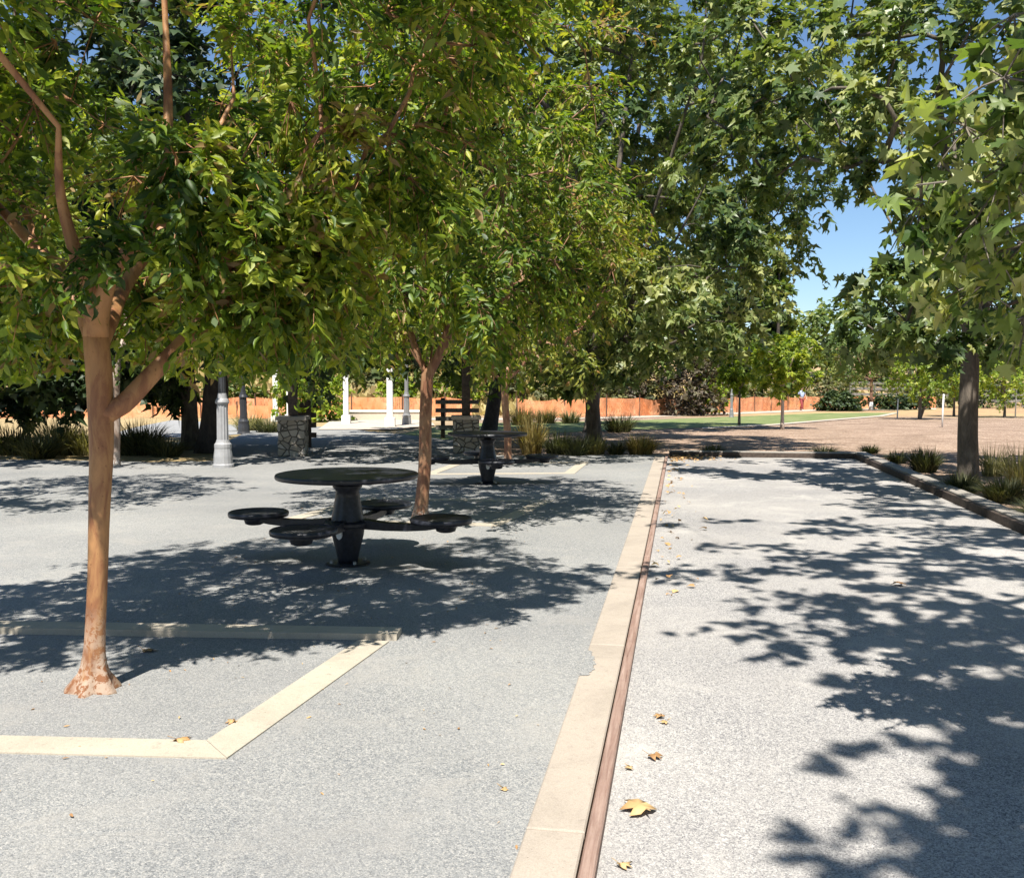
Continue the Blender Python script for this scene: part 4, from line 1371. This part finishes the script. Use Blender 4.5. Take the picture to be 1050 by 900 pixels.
# dry hill grass: uncountable, one object
n = 9000
xs = RNG.uniform(-38, 34, n)
ys = RNG.uniform(53, 95, n)
z = np.array([terr(a, b_) for a, b_ in zip(xs, ys)])
okk = ys > 55 + 28 * np.clip((xs - 2) / 16, 0, 1)
xs, ys, z = xs[okk], ys[okk], z[okk]
n = len(xs)
tip = np.stack([RNG.normal(0, .35, n), RNG.normal(0, .35, n), np.ones(n)], 1)
nor = np.stack([RNG.normal(0, .5, n), -np.ones(n), np.full(n, .2)], 1)
v, f, t = leaves(np.stack([xs, ys, z - .05], 1), tip, nor, RNG.uniform(.35, .95, n), 'quad', RNG.random(n))
o = array_mesh('dry_grass', v, f, M['grass_gold'], None, t)
tag(o, 'golden dry grass covering the hill behind the fences', None, None, 'stuff')

# ------------------------------------------------------------------ picnic tables
def make_table():
    rt = root('picnic_table', (0, 0, 0), 'nearest black round picnic table on one flared pedestal with four attached seats', 'picnic table', 'black pedestal picnic tables')
    mb = MB()
    mb.lathe([(.05, .735), (.57, .735), (.598, .74), (.605, .752), (.605, .768), (.598, .779), (.585, .782), (.05, .780)], 64)
    mb.build('table_top', M['black'], rt, False)
    mb = MB()
    mb.lathe([(.085, .02), (.09, .06), (.108, .14), (.135, .25), (.145, .32), (.148, .36), (.138, .40), (.122, .48), (.104, .58), (.098, .63), (.125, .665), (.125, .682), (.062, .684), (.062, .735)], 32)
    ped = mb.build('pedestal', M['black'], rt, True)
    # shield emblem just below the collar, on the near side
    mb = MB()
    sh = [(-.028, .035), (.028, .035), (.028, -.005), (.018, -.028), (0, -.04), (-.018, -.028), (-.028, -.005)]
    a = -math.pi / 2 - .12
    ca, sa = math.cos(a), math.sin(a)
    vs = []
    for rr in (.128, .149):
        for x, zz in sh:
            vs.append((ca * rr - sa * x, sa * rr + ca * x, .27 + zz))
    k = len(sh)
    mb.add(vs, [tuple(range(k)), tuple(range(2 * k - 1, k - 1, -1))] + [(i, (i + 1) % k, k + (i + 1) % k, k + i) for i in range(k)])
    mb.build('shield_emblem', M['white_paint'], ped)
    mb = MB()
    mb.lathe([(.19, 0.0), (.19, .012), (.17, .02), (.10, .022)], 28)
    bp = mb.build('base_plate', M['black'], rt)
    for q in range(4):
        mb = MB()
        aa = math.pi / 4 + q * math.pi / 2
        mb.lathe([(.016, .02), (.016, .04), (.008, .046)], 6, (math.cos(aa) * .15, math.sin(aa) * .15, 0))
        mb.build('bolt', M['steel'], bp)
    mb = MB()
    mb.lathe([(.138, .328), (.195, .328), (.202, .342), (.202, .364), (.19, .376), (.135, .378)], 32)
    mb.build('collar', M['black'], rt)
    for q in range(4):
        aa = q * math.pi / 2
        d = Vector((math.cos(aa), math.sin(aa), 0))
        sd = Vector((-d.y, d.x, 0))
        # arm: flat bar that rises a little towards the seat
        mb = MB()
        prof = [(.15, .352, .05, .05), (.35, .338, .042, .042), (.55, .338, .044, .038), (.72, .350, .046, .036), (.84, .366, .046, .030)]
        vs = []
        for r_, zz, w, hh in prof:
            c = d * r_
            for sx, sz in ((-1, -1), (1, -1), (1, 1), (-1, 1)):
                vs.append((c.x + sd.x * w * sx, c.y + sd.y * w * sx, zz + sz * hh * .8))
        fs = [(i * 4 + k, i * 4 + (k + 1) % 4, i * 4 + 4 + (k + 1) % 4, i * 4 + 4 + k) for i in range(len(prof) - 1) for k in range(4)]
        fs += [(3, 2, 1, 0), tuple(len(vs) - 4 + k for k in range(4))]
        mb.add(vs, fs)
        mb.build('seat_arm', M['black'], rt)
        ctr = d * .84
        mb = MB()
        mb.lathe([(.03, 0.3910), (.20, 0.3890), (.235, 0.3870), (.252, 0.3950), (.255, 0.4110), (.248, 0.4230), (.22, 0.4260), (.11, 0.4190), (.02, 0.4170)], 40, (ctr.x, ctr.y, 0))
        st = mb.build('seat', M['perf'], rt, True)
        mb = MB()
        mb.lathe([(.238, 0.3810), (.256, 0.3850), (.262, 0.4050), (.258, 0.4230), (.246, 0.4300), (.236, 0.4230), (.234, 0.3930)], 40, (ctr.x, ctr.y, 0), caps=False)
        mb.build('rim', M['black'], st, True)
        mb = MB()
        c2 = d * .88
        mb.lathe([(.055, 0.3080), (.08, 0.3180), (.09, 0.3480), (.095, 0.3900)], 20, (c2.x, c2.y, 0))
        mb.build('mount', M['black'], st, True)
    return rt


def copy_tree(o, parent=None):
    c = o.copy()
    COL.objects.link(c)
    if parent:
        c.parent = parent
    for ch in list(o.children):
        copy_tree(ch, c)
    return c


tb = make_table()
p = gp(357, 578, PLZ)
tb2 = copy_tree(tb)
tb.location = (p.x, p.y, PLZ)
tb.rotation_euler.z = R(-14)
p = gp(500, 496, PLZ)
tb2.location = (p.x, p.y, PLZ)
tb2.rotation_euler.z = R(10)
tb2['label'] = 'farther black round picnic table in front of the third crape myrtle'

# ------------------------------------------------------------------ lamp posts
def lamp(label, pos, H, mat, s=1.0, pole=None):
    class MB(globals()['MB']):
        def lathe(self, prof, *a, **k):
            super().lathe([(r * s, z) for r, z in prof], *a, **k)
    rt = root('lamp_post', pos, label, 'lamp post', 'park lamp posts')
    mb = MB()
    mb.lathe([(.21, 0), (.21, .05), (.19, .07), (.185, .20), (.165, .34), (.17, .36), (.17, .42), (.14, .45), (.125, .50)], 16)
    mb.build('base', mat, rt)
    mb = MB()
    mb.lathe([(.118, .50), (.112, 1.05), (.105, 1.15)], 24, flute=.12)
    mb.lathe([(.125, 1.15), (.14, 1.18), (.125, 1.22), (.10, 1.25), (.085, 1.34)], 20)
    mb.build('shaft', mat, rt)
    mb = MB()
    mb.lathe([(.078, 1.34), (.06, H - .35), (.055, H - .3)], 20, flute=.1)
    mb.lathe([(.08, H - .3), (.10, H - .26), (.07, H - .2), (.12, H - .08), (.14, H)], 20)
    mb.build('pole', pole or mat, rt)
    mb = MB()
    mb.lathe([(.13, H), (.19, H + .12), (.21, H + .26), (.17, H + .42)], 20)
    ln = mb.build('lantern', M['white_paint'], rt, True)
    mb = MB()
    mb.lathe([(.20, H + .41), (.21, H + .44), (.12, H + .54), (.04, H + .58), (.025, H + .66), (.01, H + .70)], 20)
    mb.build('cap', mat, ln)
    return rt


lamp('pale grey fluted lamp post with stepped base in front of the shaded bed', gp(229, 479, PLZ), 3.9, M['lamp_grey'], .9, M['lamp_dark'])  # upper pole coloured dark to stand in for the shade on it
lamp('black slim lamp post behind the pale grey one', gp(250, 445), 4.0, M['lamp_dark'])
lamp('mid grey lamp post just right of the white columns', gp(417, 436.5), 4.2, M['lamp_mid'])
lamp('slim grey lamp post far off at the back of the lawn', gp(750, 428), 4.4, M['lamp_mid'], .6)

# ------------------------------------------------------------------ stone piers, rails, columns
def pier(label, px, py, w, h, post_h, rail_side, mat_cap):
    pos = gp(px, py, PLZ)
    rt = root('stone_pier', pos, label, 'stone pier', 'stone piers with timber posts', R(4))
    mb = MB()
    # slightly irregular stone shaft
    n = 6
    vs, fs = [], []
    ring = []
    for k in range(4):
        a = [(-1, -1), (1, -1), (1, 1), (-1, 1)][k]
        b = [(-1, -1), (1, -1), (1, 1), (-1, 1)][(k + 1) % 4]
        for j in range(n):
            t = j / n
            ring.append((a[0] + (b[0] - a[0]) * t, a[1] + (b[1] - a[1]) * t))
    m = len(ring)
    L = 9
    for i in range(L):
        for x, y in ring:
            q = 1 + random.uniform(-.03, .03)
            vs.append((x * w / 2 * q, y * w / 2 * q, h * i / (L - 1) - .03))
    for i in range(L - 1):
        for k in range(m):
            fs.append((i * m + k, i * m + (k + 1) % m, (i + 1) * m + (k + 1) % m, (i + 1) * m + k))
    fs.append(tuple((L - 1) * m + k for k in range(m)))
    mb.add(vs, fs)
    mb.build('stone_shaft', M['stone'], rt)
    mb = MB()
    mb.box(-w / 2 - .04, w / 2 + .04, -w / 2 - .04, w / 2 + .04, h - .03, h + .05, None, .012)
    mb.build('cap', mat_cap, rt)
    mb = MB()
    mb.box(-.09, .09, -.09, .09, h + .05, post_h, None, .01)
    mb.build('timber_post', M['timber_dark'], rt)
    return rt


pier('rubble stone pier with dark timber post beside the shaded path', 301, 467, .55, .78, 3.2, 1, M['concrete_grey'])
pier('pale stone pier with timber post behind the farther picnic table', 478, 464, .56, .76, 3.0, -1, M['terrace'])


def rail(label, px, py, x0, x1, h, post_at, rz, mat=None):
    pos = gp(px, py, 0.02)
    rt = root('timber_fence', pos, label, 'rail fence', 'timber rail panels', rz)
    for xx in post_at:
        mb = MB(); mb.box(xx - .055, xx + .055, -.055, .055, -.1, h, None, .01)
        mb.build('post', M['timber_dark'], rt)
    for k in range(4):
        z0 = h * (.22 + .21 * k)
        mb = MB(); mb.box(x0, x1, -.105, -.062, z0, z0 + .12, None, .006)
        mb.build('rail', mat or M['timber_dark'], rt)
    return rt


rail('short dark timber rail panel beside the rubble stone pier', 317, 459, -.28, .18, 1.12, (0.0,), R(8))
rail('weathered timber rail panel left of the pale stone pier', 456, 449, -.25, 1.0, 1.15, (-.05,), R(-4), M['timber_grey'])


def column(label, px, py, w, h):
    pos = gp(px, py, 0.05)
    rt = root('white_column', pos, label, 'column', 'white columns on the terrace')
    mb = MB(); mb.box(-w / 2, w / 2, -w / 2, w / 2, .34, h, None, .01)
    mb.build('shaft', M['white_paint'], rt)
    mb = MB(); mb.box(-w * .85, w * .85, -w * .85, w * .85, -.05, .34, None, .03)
    mb.build('foot', M['white_paint'], rt)
    mb = MB(); mb.box(-w * .7, w * .7, -w * .7, w * .7, h, h + .12, None, .0)
    mb.build('capital', M['white_paint'], rt)


column('white square column on the left of the terrace', 355, 434, .20, 3.2)
column('white square column on the right of the terrace', 400, 437, .22, 3.2)
column('white square column seen left of the rubble pier', 283, 431, .22, 2.9)
column('short white column tucked behind the rubble pier', 297, 433, .20, 2.4)
# low seat wall of the terrace
w0, w1 = gp(348, 431.5), gp(440, 431.5)
rt = root('low_wall', w0, 'low pale seat wall behind the white columns', 'low wall')
mb = MB(); mb.box(0, w1.x - w0.x, -.2, .2, -.1, .42, None, .02); mb.build('wall_body', M['terrace'], rt)
mb = MB(); mb.box(-.05, w1.x - w0.x + .05, -.25, .25, .42, .50, None, .02); mb.build('coping', M['white_paint'], rt)

# ------------------------------------------------------------------ orange safety fences and far rail fence
def net_fence(label, pts, h, post_gap=2.6, ripple=.05, lean=0):
    pts = [Vector(p) for p in pts]
    o0 = pts[0]
    rt = root('safety_fence', o0, label, 'safety fence', 'orange safety fences')
    q = []
    for a, b in zip(pts[:-1], pts[1:]):
        m = max(2, int((b - a).length / .22))
        q += [a.lerp(b, k / m) for k in range(m)]
    q.append(pts[-1])
    run = 0
    rows = 7
    vs, fs = [], []
    prev = None
    nxt = 0
    posts = []
    for i, p_ in enumerate(q):
        if prev is not None:
            run += (p_ - prev).length
        prev = p_
        gz = terr(p_.x, p_.y)
        ph = (run % post_gap) / post_gap
        sag = .10 * math.sin(math.pi * ph) * (1 + .6 * math.sin(run * .7))
        if run >= nxt:
            posts.append(Vector((p_.x, p_.y, gz)))
            nxt += post_gap
        for r_ in range(rows):
            t = r_ / (rows - 1)
            zz = gz + .04 + (h - sag) * t
            yy = ripple * math.sin(run * 3.1 + t * 2.4) * math.sin(math.pi * min(1, t + .15)) + ripple * .6 * math.sin(run * 7.7 - t * 3) + .08 * math.sin(math.pi * ph) * t
            vs.append((p_.x - o0.x, p_.y - o0.y + yy, zz - o0.z))
    n = len(q)
    for i in range(n - 1):
        for r_ in range(rows - 1):
            a = i * rows + r_
            fs.append((a, a + rows, a + rows + 1, a + 1))
    mb = MB(); mb.add(vs, fs)
    mb.build('net', M['net'], rt, True)
    for p_ in posts:
        mb = MB()
        b = p_ - o0
        mb.tube([b + Vector((0, -.04, -.2)), b + Vector((random.uniform(-.03, .03), -.04, h + .22))], .03, 6)
        mb.build('post', M['post_rust'], rt)
    return rt


def gline(L):
    return [gp(*q) for q in L]


net_fence('orange net fence running across behind the left planting', gline([(-260, 431), (-60, 430), (80, 429), (190, 428.5), (275, 430)]), .66)
net_fence('taller orange net fence on the slope behind the left one', [on_ground(at(x, 420, 57).x, 57) for x in (-260, -60, 80, 190, 270)], 1.0, 3.2)
net_fence('orange net fence behind the terrace columns', [on_ground(at(x, 420, Y).x, Y) for x, Y in ((262, 50), (330, 52), (400, 52), (484, 54))], 1.05, 2.6)
net_fence('long orange net fence beyond the lawn, running to the right', gline([(530, 430), (640, 427.5), (760, 423), (820, 420.5), (850, 419.8), (960, 418.5)]), 1.0, 3.0, .07)


def far_rail():
    a, b = on_ground(at(872, 405, 88).x, 88), on_ground(at(1075, 405, 86).x, 86)
    rt = root('rail_fence', a, 'grey four rail fence far behind the young trees', 'fence')
    n = 9
    for k in range(n):
        p_ = a.lerp(b, k / (n - 1))
        p_.z = terr(p_.x, p_.y)
        q = p_ - a
        mb = MB(); mb.box(q.x - .08, q.x + .08, q.y - .08, q.y + .08, q.z - .2, q.z + 2.1); mb.build('post', M['timber_grey'], rt)
    for r_ in range(4):
        mb = MB()
        for k in range(n - 1):
            p_, q_ = a.lerp(b, k / (n - 1)), a.lerp(b, (k + 1) / (n - 1))
            z0, z1 = terr(p_.x, p_.y) - a.z, terr(q_.x, q_.y) - a.z
            zz = .45 + .5 * r_
            p_, q_ = p_ - a, q_ - a
            vs = [(p_.x, p_.y - .14, z0 + zz), (q_.x, q_.y - .14, z1 + zz), (q_.x, q_.y - .14, z1 + zz + .22), (p_.x, p_.y - .14, z0 + zz + .22)]
            vs += [(x, y + .05, z_) for x, y, z_ in vs]
            mb.add(vs, [(0, 1, 2, 3), (7, 6, 5, 4), (0, 4, 5, 1), (3, 2, 6, 7), (0, 3, 7, 4), (1, 5, 6, 2)])
        mb.build('rail', M['timber_grey'], rt)


far_rail()

# ------------------------------------------------------------------ person walking on the far path
def skin_mesh(name, verts, edges, radii, mat, parent, levels=2, rootv=0):
    me = bpy.data.meshes.new(name)
    me.from_pydata([tuple(v_) for v_ in verts], edges, [])
    o = bpy.data.objects.new(name, me)
    COL.objects.link(o)
    md = o.modifiers.new('skin', 'SKIN')
    for i, r_ in enumerate(radii):
        sv = me.skin_vertices[0].data[i]
        sv.radius = (r_, r_) if not hasattr(r_, '__len__') else r_
        sv.use_root = (i == rootv)
    md.use_smooth_shade = True
    ss = o.modifiers.new('sub', 'SUBSURF')
    ss.levels = ss.render_levels = levels
    dg = bpy.context.evaluated_depsgraph_get()
    ev = o.evaluated_get(dg)
    m2 = bpy.data.meshes.new_from_object(ev)
    o.modifiers.clear()
    o.data = m2
    m2.materials.clear()
    m2.materials.append(mat)
    o.parent = parent
    return o


def person():
    pos = gp(822, 421.2)
    rt = root('person', pos, 'person in light blue shirt and dark red trousers walking on the far path', 'person', rz=R(200))
    skin = simple('skin', (0.45, 0.27, 0.19), .5, .4, 0, .08, 8, 0)
    shirt = simple('light_blue_cotton', (0.42, 0.50, 0.72), .8, .2, 0, .12, 20, .1)
    trou = simple('dark_red_cloth', (0.28, 0.06, 0.06), .8, .2, 0, .15, 20, .1)
    hair = simple('dark_hair', (0.03, 0.022, 0.017), .6, .3, 0, .2, 60, .2)
    shoe = simple('pale_shoe', (0.5, 0.48, 0.45), .6, .3, 0, .1, 20, 0)
    V, E, Rr = [], [], []

    def add(p_, r_, par=None):
        V.append(p_); Rr.append(r_)
        if par is not None:
            E.append((par, len(V) - 1))
        return len(V) - 1
    pel = add((0, 0, .93), (.15, .11))
    ab = add((0, 0, 1.08), (.135, .10), pel)
    ch = add((0, .0, 1.28), (.16, .115), ab)
    ns = add((0, -.01, 1.43), (.075, .07), ch)
    nk = add((0, .0, 1.50), .052, ns)
    hd = add((0, .02, 1.58), (.072, .085), nk)
    ht = add((0, .015, 1.68), (.07, .085), hd)
    for s in (-1, 1):
        hip = add((s * .09, 0, .86), .095, pel)
        sw = s * .17
        kn = add((s * .10, sw * .75 + .04, .48), .062, hip)
        an = add((s * .10, sw * 1.3 - .03, .10), .042, kn)
        he = add((s * .10, sw * 1.3 + .02, .045), .04, an)
        add((s * .11, sw * 1.3 + .16, .03), .032, he)
        sh = add((s * .17, 0, 1.39), .062, ch)
        el = add((s * .235, -sw * .6 - .02, 1.12), .044, sh)
        wr = add((s * .225, -sw * 1.1 + .06, .88), .030, el)
        pm = add((s * .222, -sw * 1.2 + .09, .80), (.022, .038), wr)
        for k, (dy, ln) in enumerate(((-.03, .075), (-.01, .09), (.012, .085), (.03, .065))):
            f1 = add((s * .215, -sw * 1.2 + .10 + dy, .755), .0085, pm)
            add((s * .205, -sw * 1.2 + .115 + dy, .755 - ln * .6), .007, f1)
        th = add((s * .20, -sw * 1.2 + .135, .80), .010, pm)
        add((s * .195, -sw * 1.2 + .155, .765), .008, th)
    body = skin_mesh('body', V, E, Rr, skin, rt, 1)
    # shirt and trousers: slightly larger shells over the same pose
    cv, ce, cr = [], [], []

    def cadd(p_, r_, par=None):
        cv.append(p_); cr.append(r_)
        if par is not None:
            ce.append((par, len(cv) - 1))
        return len(cv) - 1
    a = cadd((0, 0, .90), (.185, .14)); b_ = cadd((0, 0, 1.08), (.165, .13), a); c = cadd((0, 0, 1.28), (.19, .14), b_); d = cadd((0, -.01, 1.42), (.10, .09), c)
    for s in (-1, 1):
        sw = s * .17
        e = cadd((s * .175, 0, 1.39), .082, c); f_ = cadd((s * .225, -sw * .45 - .02, 1.16), .066, e)
    skin_mesh('shirt', cv, ce, cr, shirt, rt, 1)
    cv, ce, cr = [], [], []
    a = cadd((0, 0, .95), (.165, .125))
    for s in (-1, 1):
        sw = s * .17
        h_ = cadd((s * .09, 0, .84), .112, a); k_ = cadd((s * .10, sw * .75 + .04, .48), .085, h_); cadd((s * .10, sw * 1.3 - .03, .13), .072, k_)
    skin_mesh('trousers', cv, ce, cr, trou, rt, 1)
    mb = MB()
    mb.lathe([(.03, 1.80), (.07, 1.785), (.094, 1.74), (.10, 1.69), (.097, 1.62)][::-1], 18, (0, -.005, 0), caps=True)
    mb.build('hair', hair, rt, True)
    for s in (-1, 1):
        mb = MB()
        mb.tube([(s * .10, s * .22 - .06, .045), (s * .105, s * .22 + .06, .045), (s * .11, s * .22 + .19, .035)], [.045, .05, .036], 10)
        mb.build('shoe', shoe, rt, True)


person()

# ------------------------------------------------------------------ fallen leaves
def dry_leaf(label, px, py, size, rz, curl, tone, zc=PLZ, group='dry fallen leaves'):
    p_ = gp(px, py, zc)
    T, Fc = LEAF['lobed']
    v = T.copy() * size
    v[:, 0] -= .36 * size
    r2 = v[:, 0] ** 2 + v[:, 1] ** 2
    v[:, 2] = -curl * .75 * (v[:, 1] ** 2) / size - .35 * curl * (v[:, 0] ** 2) / size + RNG.normal(0, .05 * size, len(v))
    v[12, 2] -= .05 * size
    v[:, 2] -= v[:, 2].min() - .003
    stem = np.array([(-.36 * size, -.004, .012), (-.36 * size, .004, .012), (-.75 * size, .02, .03)])
    stem[:, 2] += v[0, 2] * .5
    vv = np.concatenate([v, stem])
    ff = np.concatenate([Fc, [[13, 14, 15]]])
    o = array_mesh('fallen_leaf', vv, ff, M['dry'], None, np.clip(tone + RNG.normal(0, .15, len(vv)), 0, 1), loc=p_)
    o.rotation_euler.z = rz
    sol = o.modifiers.new('thick', 'SOLIDIFY')
    sol.thickness = .002
    return tag(o, label, 'leaf', group)


dry_leaf('largest curled tan sycamore leaf on the court gravel', 655, 831, .125, 2.1, .9, .78, .01)
dry_leaf('small tent shaped brown leaf on the court above the large one', 671, 777, .062, .4, 1.3, .45, .01)
dry_leaf('orange brown leaf on the gravel inside the near tree bed', 186, 760, .075, 1.0, .8, .6)
dry_leaf('small tan leaf near the right band of the tree bed', 238, 741, .055, 2.4, .7, .65)
dry_leaf('small yellow scrap of leaf near the foot of the timber edge', 645, 788, .035, 1.5, .5, .9, .01)
dry_leaf('yellow leaf at the near end of the timber edge', 640, 888, .05, .6, .5, .9, .01)
dry_leaf('brown leaf lying out in the shade of the court', 922, 600, .11, .9, .9, .35, .01)
dry_leaf('red brown leaf in the shade behind the nearest trunk', 152, 668, .08, .2, .7, .3)
dry_leaf('brown leaf on the court beside the timber edge', 676, 735, .05, 2.0, .8, .55, .01)
dry_leaf('pair leaf of tan colour a little above the brown court leaf', 681, 741, .04, 3.0, .7, .8, .01)
dry_leaf('tiny tan leaf on the plaza gravel left of the kerb', 517, 810, .03, 1.1, .5, .8)
# litter gathered along the timber edge and at the far court corner: uncountable
n = 260
tt = np.concatenate([RNG.uniform(4, T_END - .2, 90), T_END - .15 - np.abs(RNG.normal(0, .55, 170))])
ss_ = np.concatenate([W_CON + W_TIM + .05 + np.abs(RNG.normal(0, .16, 90)), W_CON + W_TIM + .05 + np.abs(RNG.normal(0, .45, 170))])
pos = np.array([tuple(CF @ Vector((a, b_, .015))) for a, b_ in zip(ss_, tt)])
pos[:, 2] += RNG.uniform(0, .03, n)
tip = RNG.normal(0, 1, (n, 3)); tip[:, 2] *= .3
nor = RNG.normal(0, .4, (n, 3)); nor[:, 2] += 1
v, f, t = leaves(pos, tip, nor, RNG.uniform(.03, .11, n), 'star', RNG.uniform(.3, 1, n))
tag(array_mesh('leaf_litter', v, f, M['dry'], None, t), 'small dry leaves gathered along the timber edge', None, None, 'stuff')
n = 260
px_ = RNG.uniform(-2.9, 0.2, n); py_ = RNG.uniform(3.2, 12, n)
pos = np.stack([px_, py_, np.full(n, PLZ + .006)], 1)
tip = RNG.normal(0, 1, (n, 3)); tip[:, 2] *= .2
nor = RNG.normal(0, .3, (n, 3)); nor[:, 2] += 1
v, f, t = leaves(pos, tip, nor, RNG.uniform(.012, .03, n), 'oval', RNG.uniform(.2, 1, n))
tag(array_mesh('leaf_litter', v, f, M['dry'], None, t), 'tiny leaf scraps scattered on the plaza gravel', None, None, 'stuff')

# loose stones lying on the gravel near the viewer: uncountable
def stones(name, label, pts, z, smin, smax, stops):
    n = len(pts)
    a0 = RNG.uniform(0, 6.28, n)
    sz = RNG.uniform(smin, smax, n)
    k = 5
    vs = []
    for q in range(k):
        an = a0 + 2 * math.pi * q / k
        rr = sz * RNG.uniform(.7, 1.15, n)
        vs.append(np.stack([pts[:, 0] + np.cos(an) * rr, pts[:, 1] + np.sin(an) * rr, np.full(n, z - .002)], 1))
    vs.append(np.stack([pts[:, 0] + RNG.normal(0, .25, n) * sz, pts[:, 1] + RNG.normal(0, .25, n) * sz, z + sz * RNG.uniform(.5, 1.0, n)], 1))
    v = np.stack(vs, 1).reshape(-1, 3)
    F_ = np.array([(q, (q + 1) % k, k) for q in range(k)])
    f = (F_[None] + (np.arange(n) * (k + 1))[:, None, None]).reshape(-1, 3)
    m, nt, b = new_mat(name + '_stone')
    at_ = N(nt, 'ShaderNodeAttribute', attribute_name='tone')
    r = ramp(nt, stops)
    nt.links.new(at_.outputs['Fac'], r.inputs[0])
    nt.links.new(r.outputs[0], b.inputs['Base Color'])
    b.inputs['Roughness'].default_value = .85
    b.inputs['Specular IOR Level'].default_value = .25
    o = array_mesh(name, v, f, m, None, np.repeat(RNG.random(n), k + 1), smooth=True)
    tag(o, label, None, None, 'stuff')


def field(n, s0, s1, t0, t1):
    """denser near the viewer, thinning out with distance"""
    t = t0 + (t1 - t0) * RNG.random(n) ** 1.7
    q = RNG.uniform(s0, s1, n)
    return np.array([A0.x, A0.y]) + q[:, None] * np.array([S.x, S.y]) + t[:, None] * np.array([U.x, U.y])


p_ = field(150000, W_CON + W_TIM + .01, 3.0, -.7, 6.5)
p_ = p_[(np.abs(p_[:, 0] / p_[:, 1]) < .56)]
stones('court_pebbles', 'loose pale stones on the near court', p_, .006, .0016, .004, [(0, (0.10, 0.10, 0.11)), (.3, (0.23, 0.225, 0.225)), (.65, (0.38, 0.365, 0.345)), (1, (0.58, 0.555, 0.52))])
p_ = field(150000, -4.2, -.01, -.7, 6.0)
p_ = p_[(np.abs(p_[:, 0] / p_[:, 1]) < .56)]
stones('plaza_pebbles', 'loose blue grey stones on the near plaza', p_, PLZ, .0015, .0034, [(0, (0.12, 0.125, 0.13)), (.35, (0.22, 0.23, 0.235)), (.7, (0.32, 0.32, 0.31)), (1, (0.46, 0.45, 0.42))])

# ------------------------------------------------------------------ light, sky, camera
w = bpy.data.worlds.new('World')
SC.world = w
w.use_nodes = True
nt = w.node_tree
bgn = nt.nodes['Background']
sky = nt.nodes.new('ShaderNodeTexSky')
sky.sky_type = 'NISHITA'
sky.sun_disc = False
sky.sun_elevation = R(SUN_EL)
SUN_AZ = math.atan2(-SUN_DX, -1.0)     # towards the sun, measured from +Y
sky.sun_rotation = math.pi + math.atan(SUN_DX)
sky.air_density = 1.0
sky.dust_density = 0.1
sky.ozone_density = 6.0
nt.links.new(sky.outputs[0], bgn.inputs['Color'])
bgn.inputs['Strength'].default_value = 0.08

sd = bpy.data.lights.new('sun', 'SUN')
sd.energy = 4.9
sd.angle = R(0.53)
sd.color = (1.0, 0.95, 0.87)
so = bpy.data.objects.new('sun', sd)
COL.objects.link(so)
ld = Vector((SUN_DX, 1, 0)).normalized() * math.cos(R(SUN_EL)) + Vector((0, 0, -math.sin(R(SUN_EL))))
so.rotation_euler = ld.to_track_quat('-Z', 'Y').to_euler()
so.location = (0, -5, 30)

cd = bpy.data.cameras.new('camera')
cd.sensor_fit = 'HORIZONTAL'
cd.sensor_width = 36
cd.lens = 36 * FOC / PW
cd.clip_end = 2000
cd.clip_start = 0.05
co = bpy.data.objects.new('camera', cd)
COL.objects.link(co)
co.location = (0, 0, CAMZ)
co.rotation_euler = (math.pi / 2 - PITCH, 0, 0)
SC.camera = co

SC.view_settings.view_transform = 'Standard'
SC.view_settings.look = 'None'
SC.view_settings.gamma = 1
SC.view_settings.exposure = 0.85
SC.view_settings.use_curve_mapping = False
SC.render.film_transparent = False
SC.cycles.max_bounces = 6
SC.cycles.diffuse_bounces = 2
SC.cycles.glossy_bounces = 2
SC.cycles.transmission_bounces = 3
SC.cycles.transparent_max_bounces = 8
SC.cycles.use_denoising = True
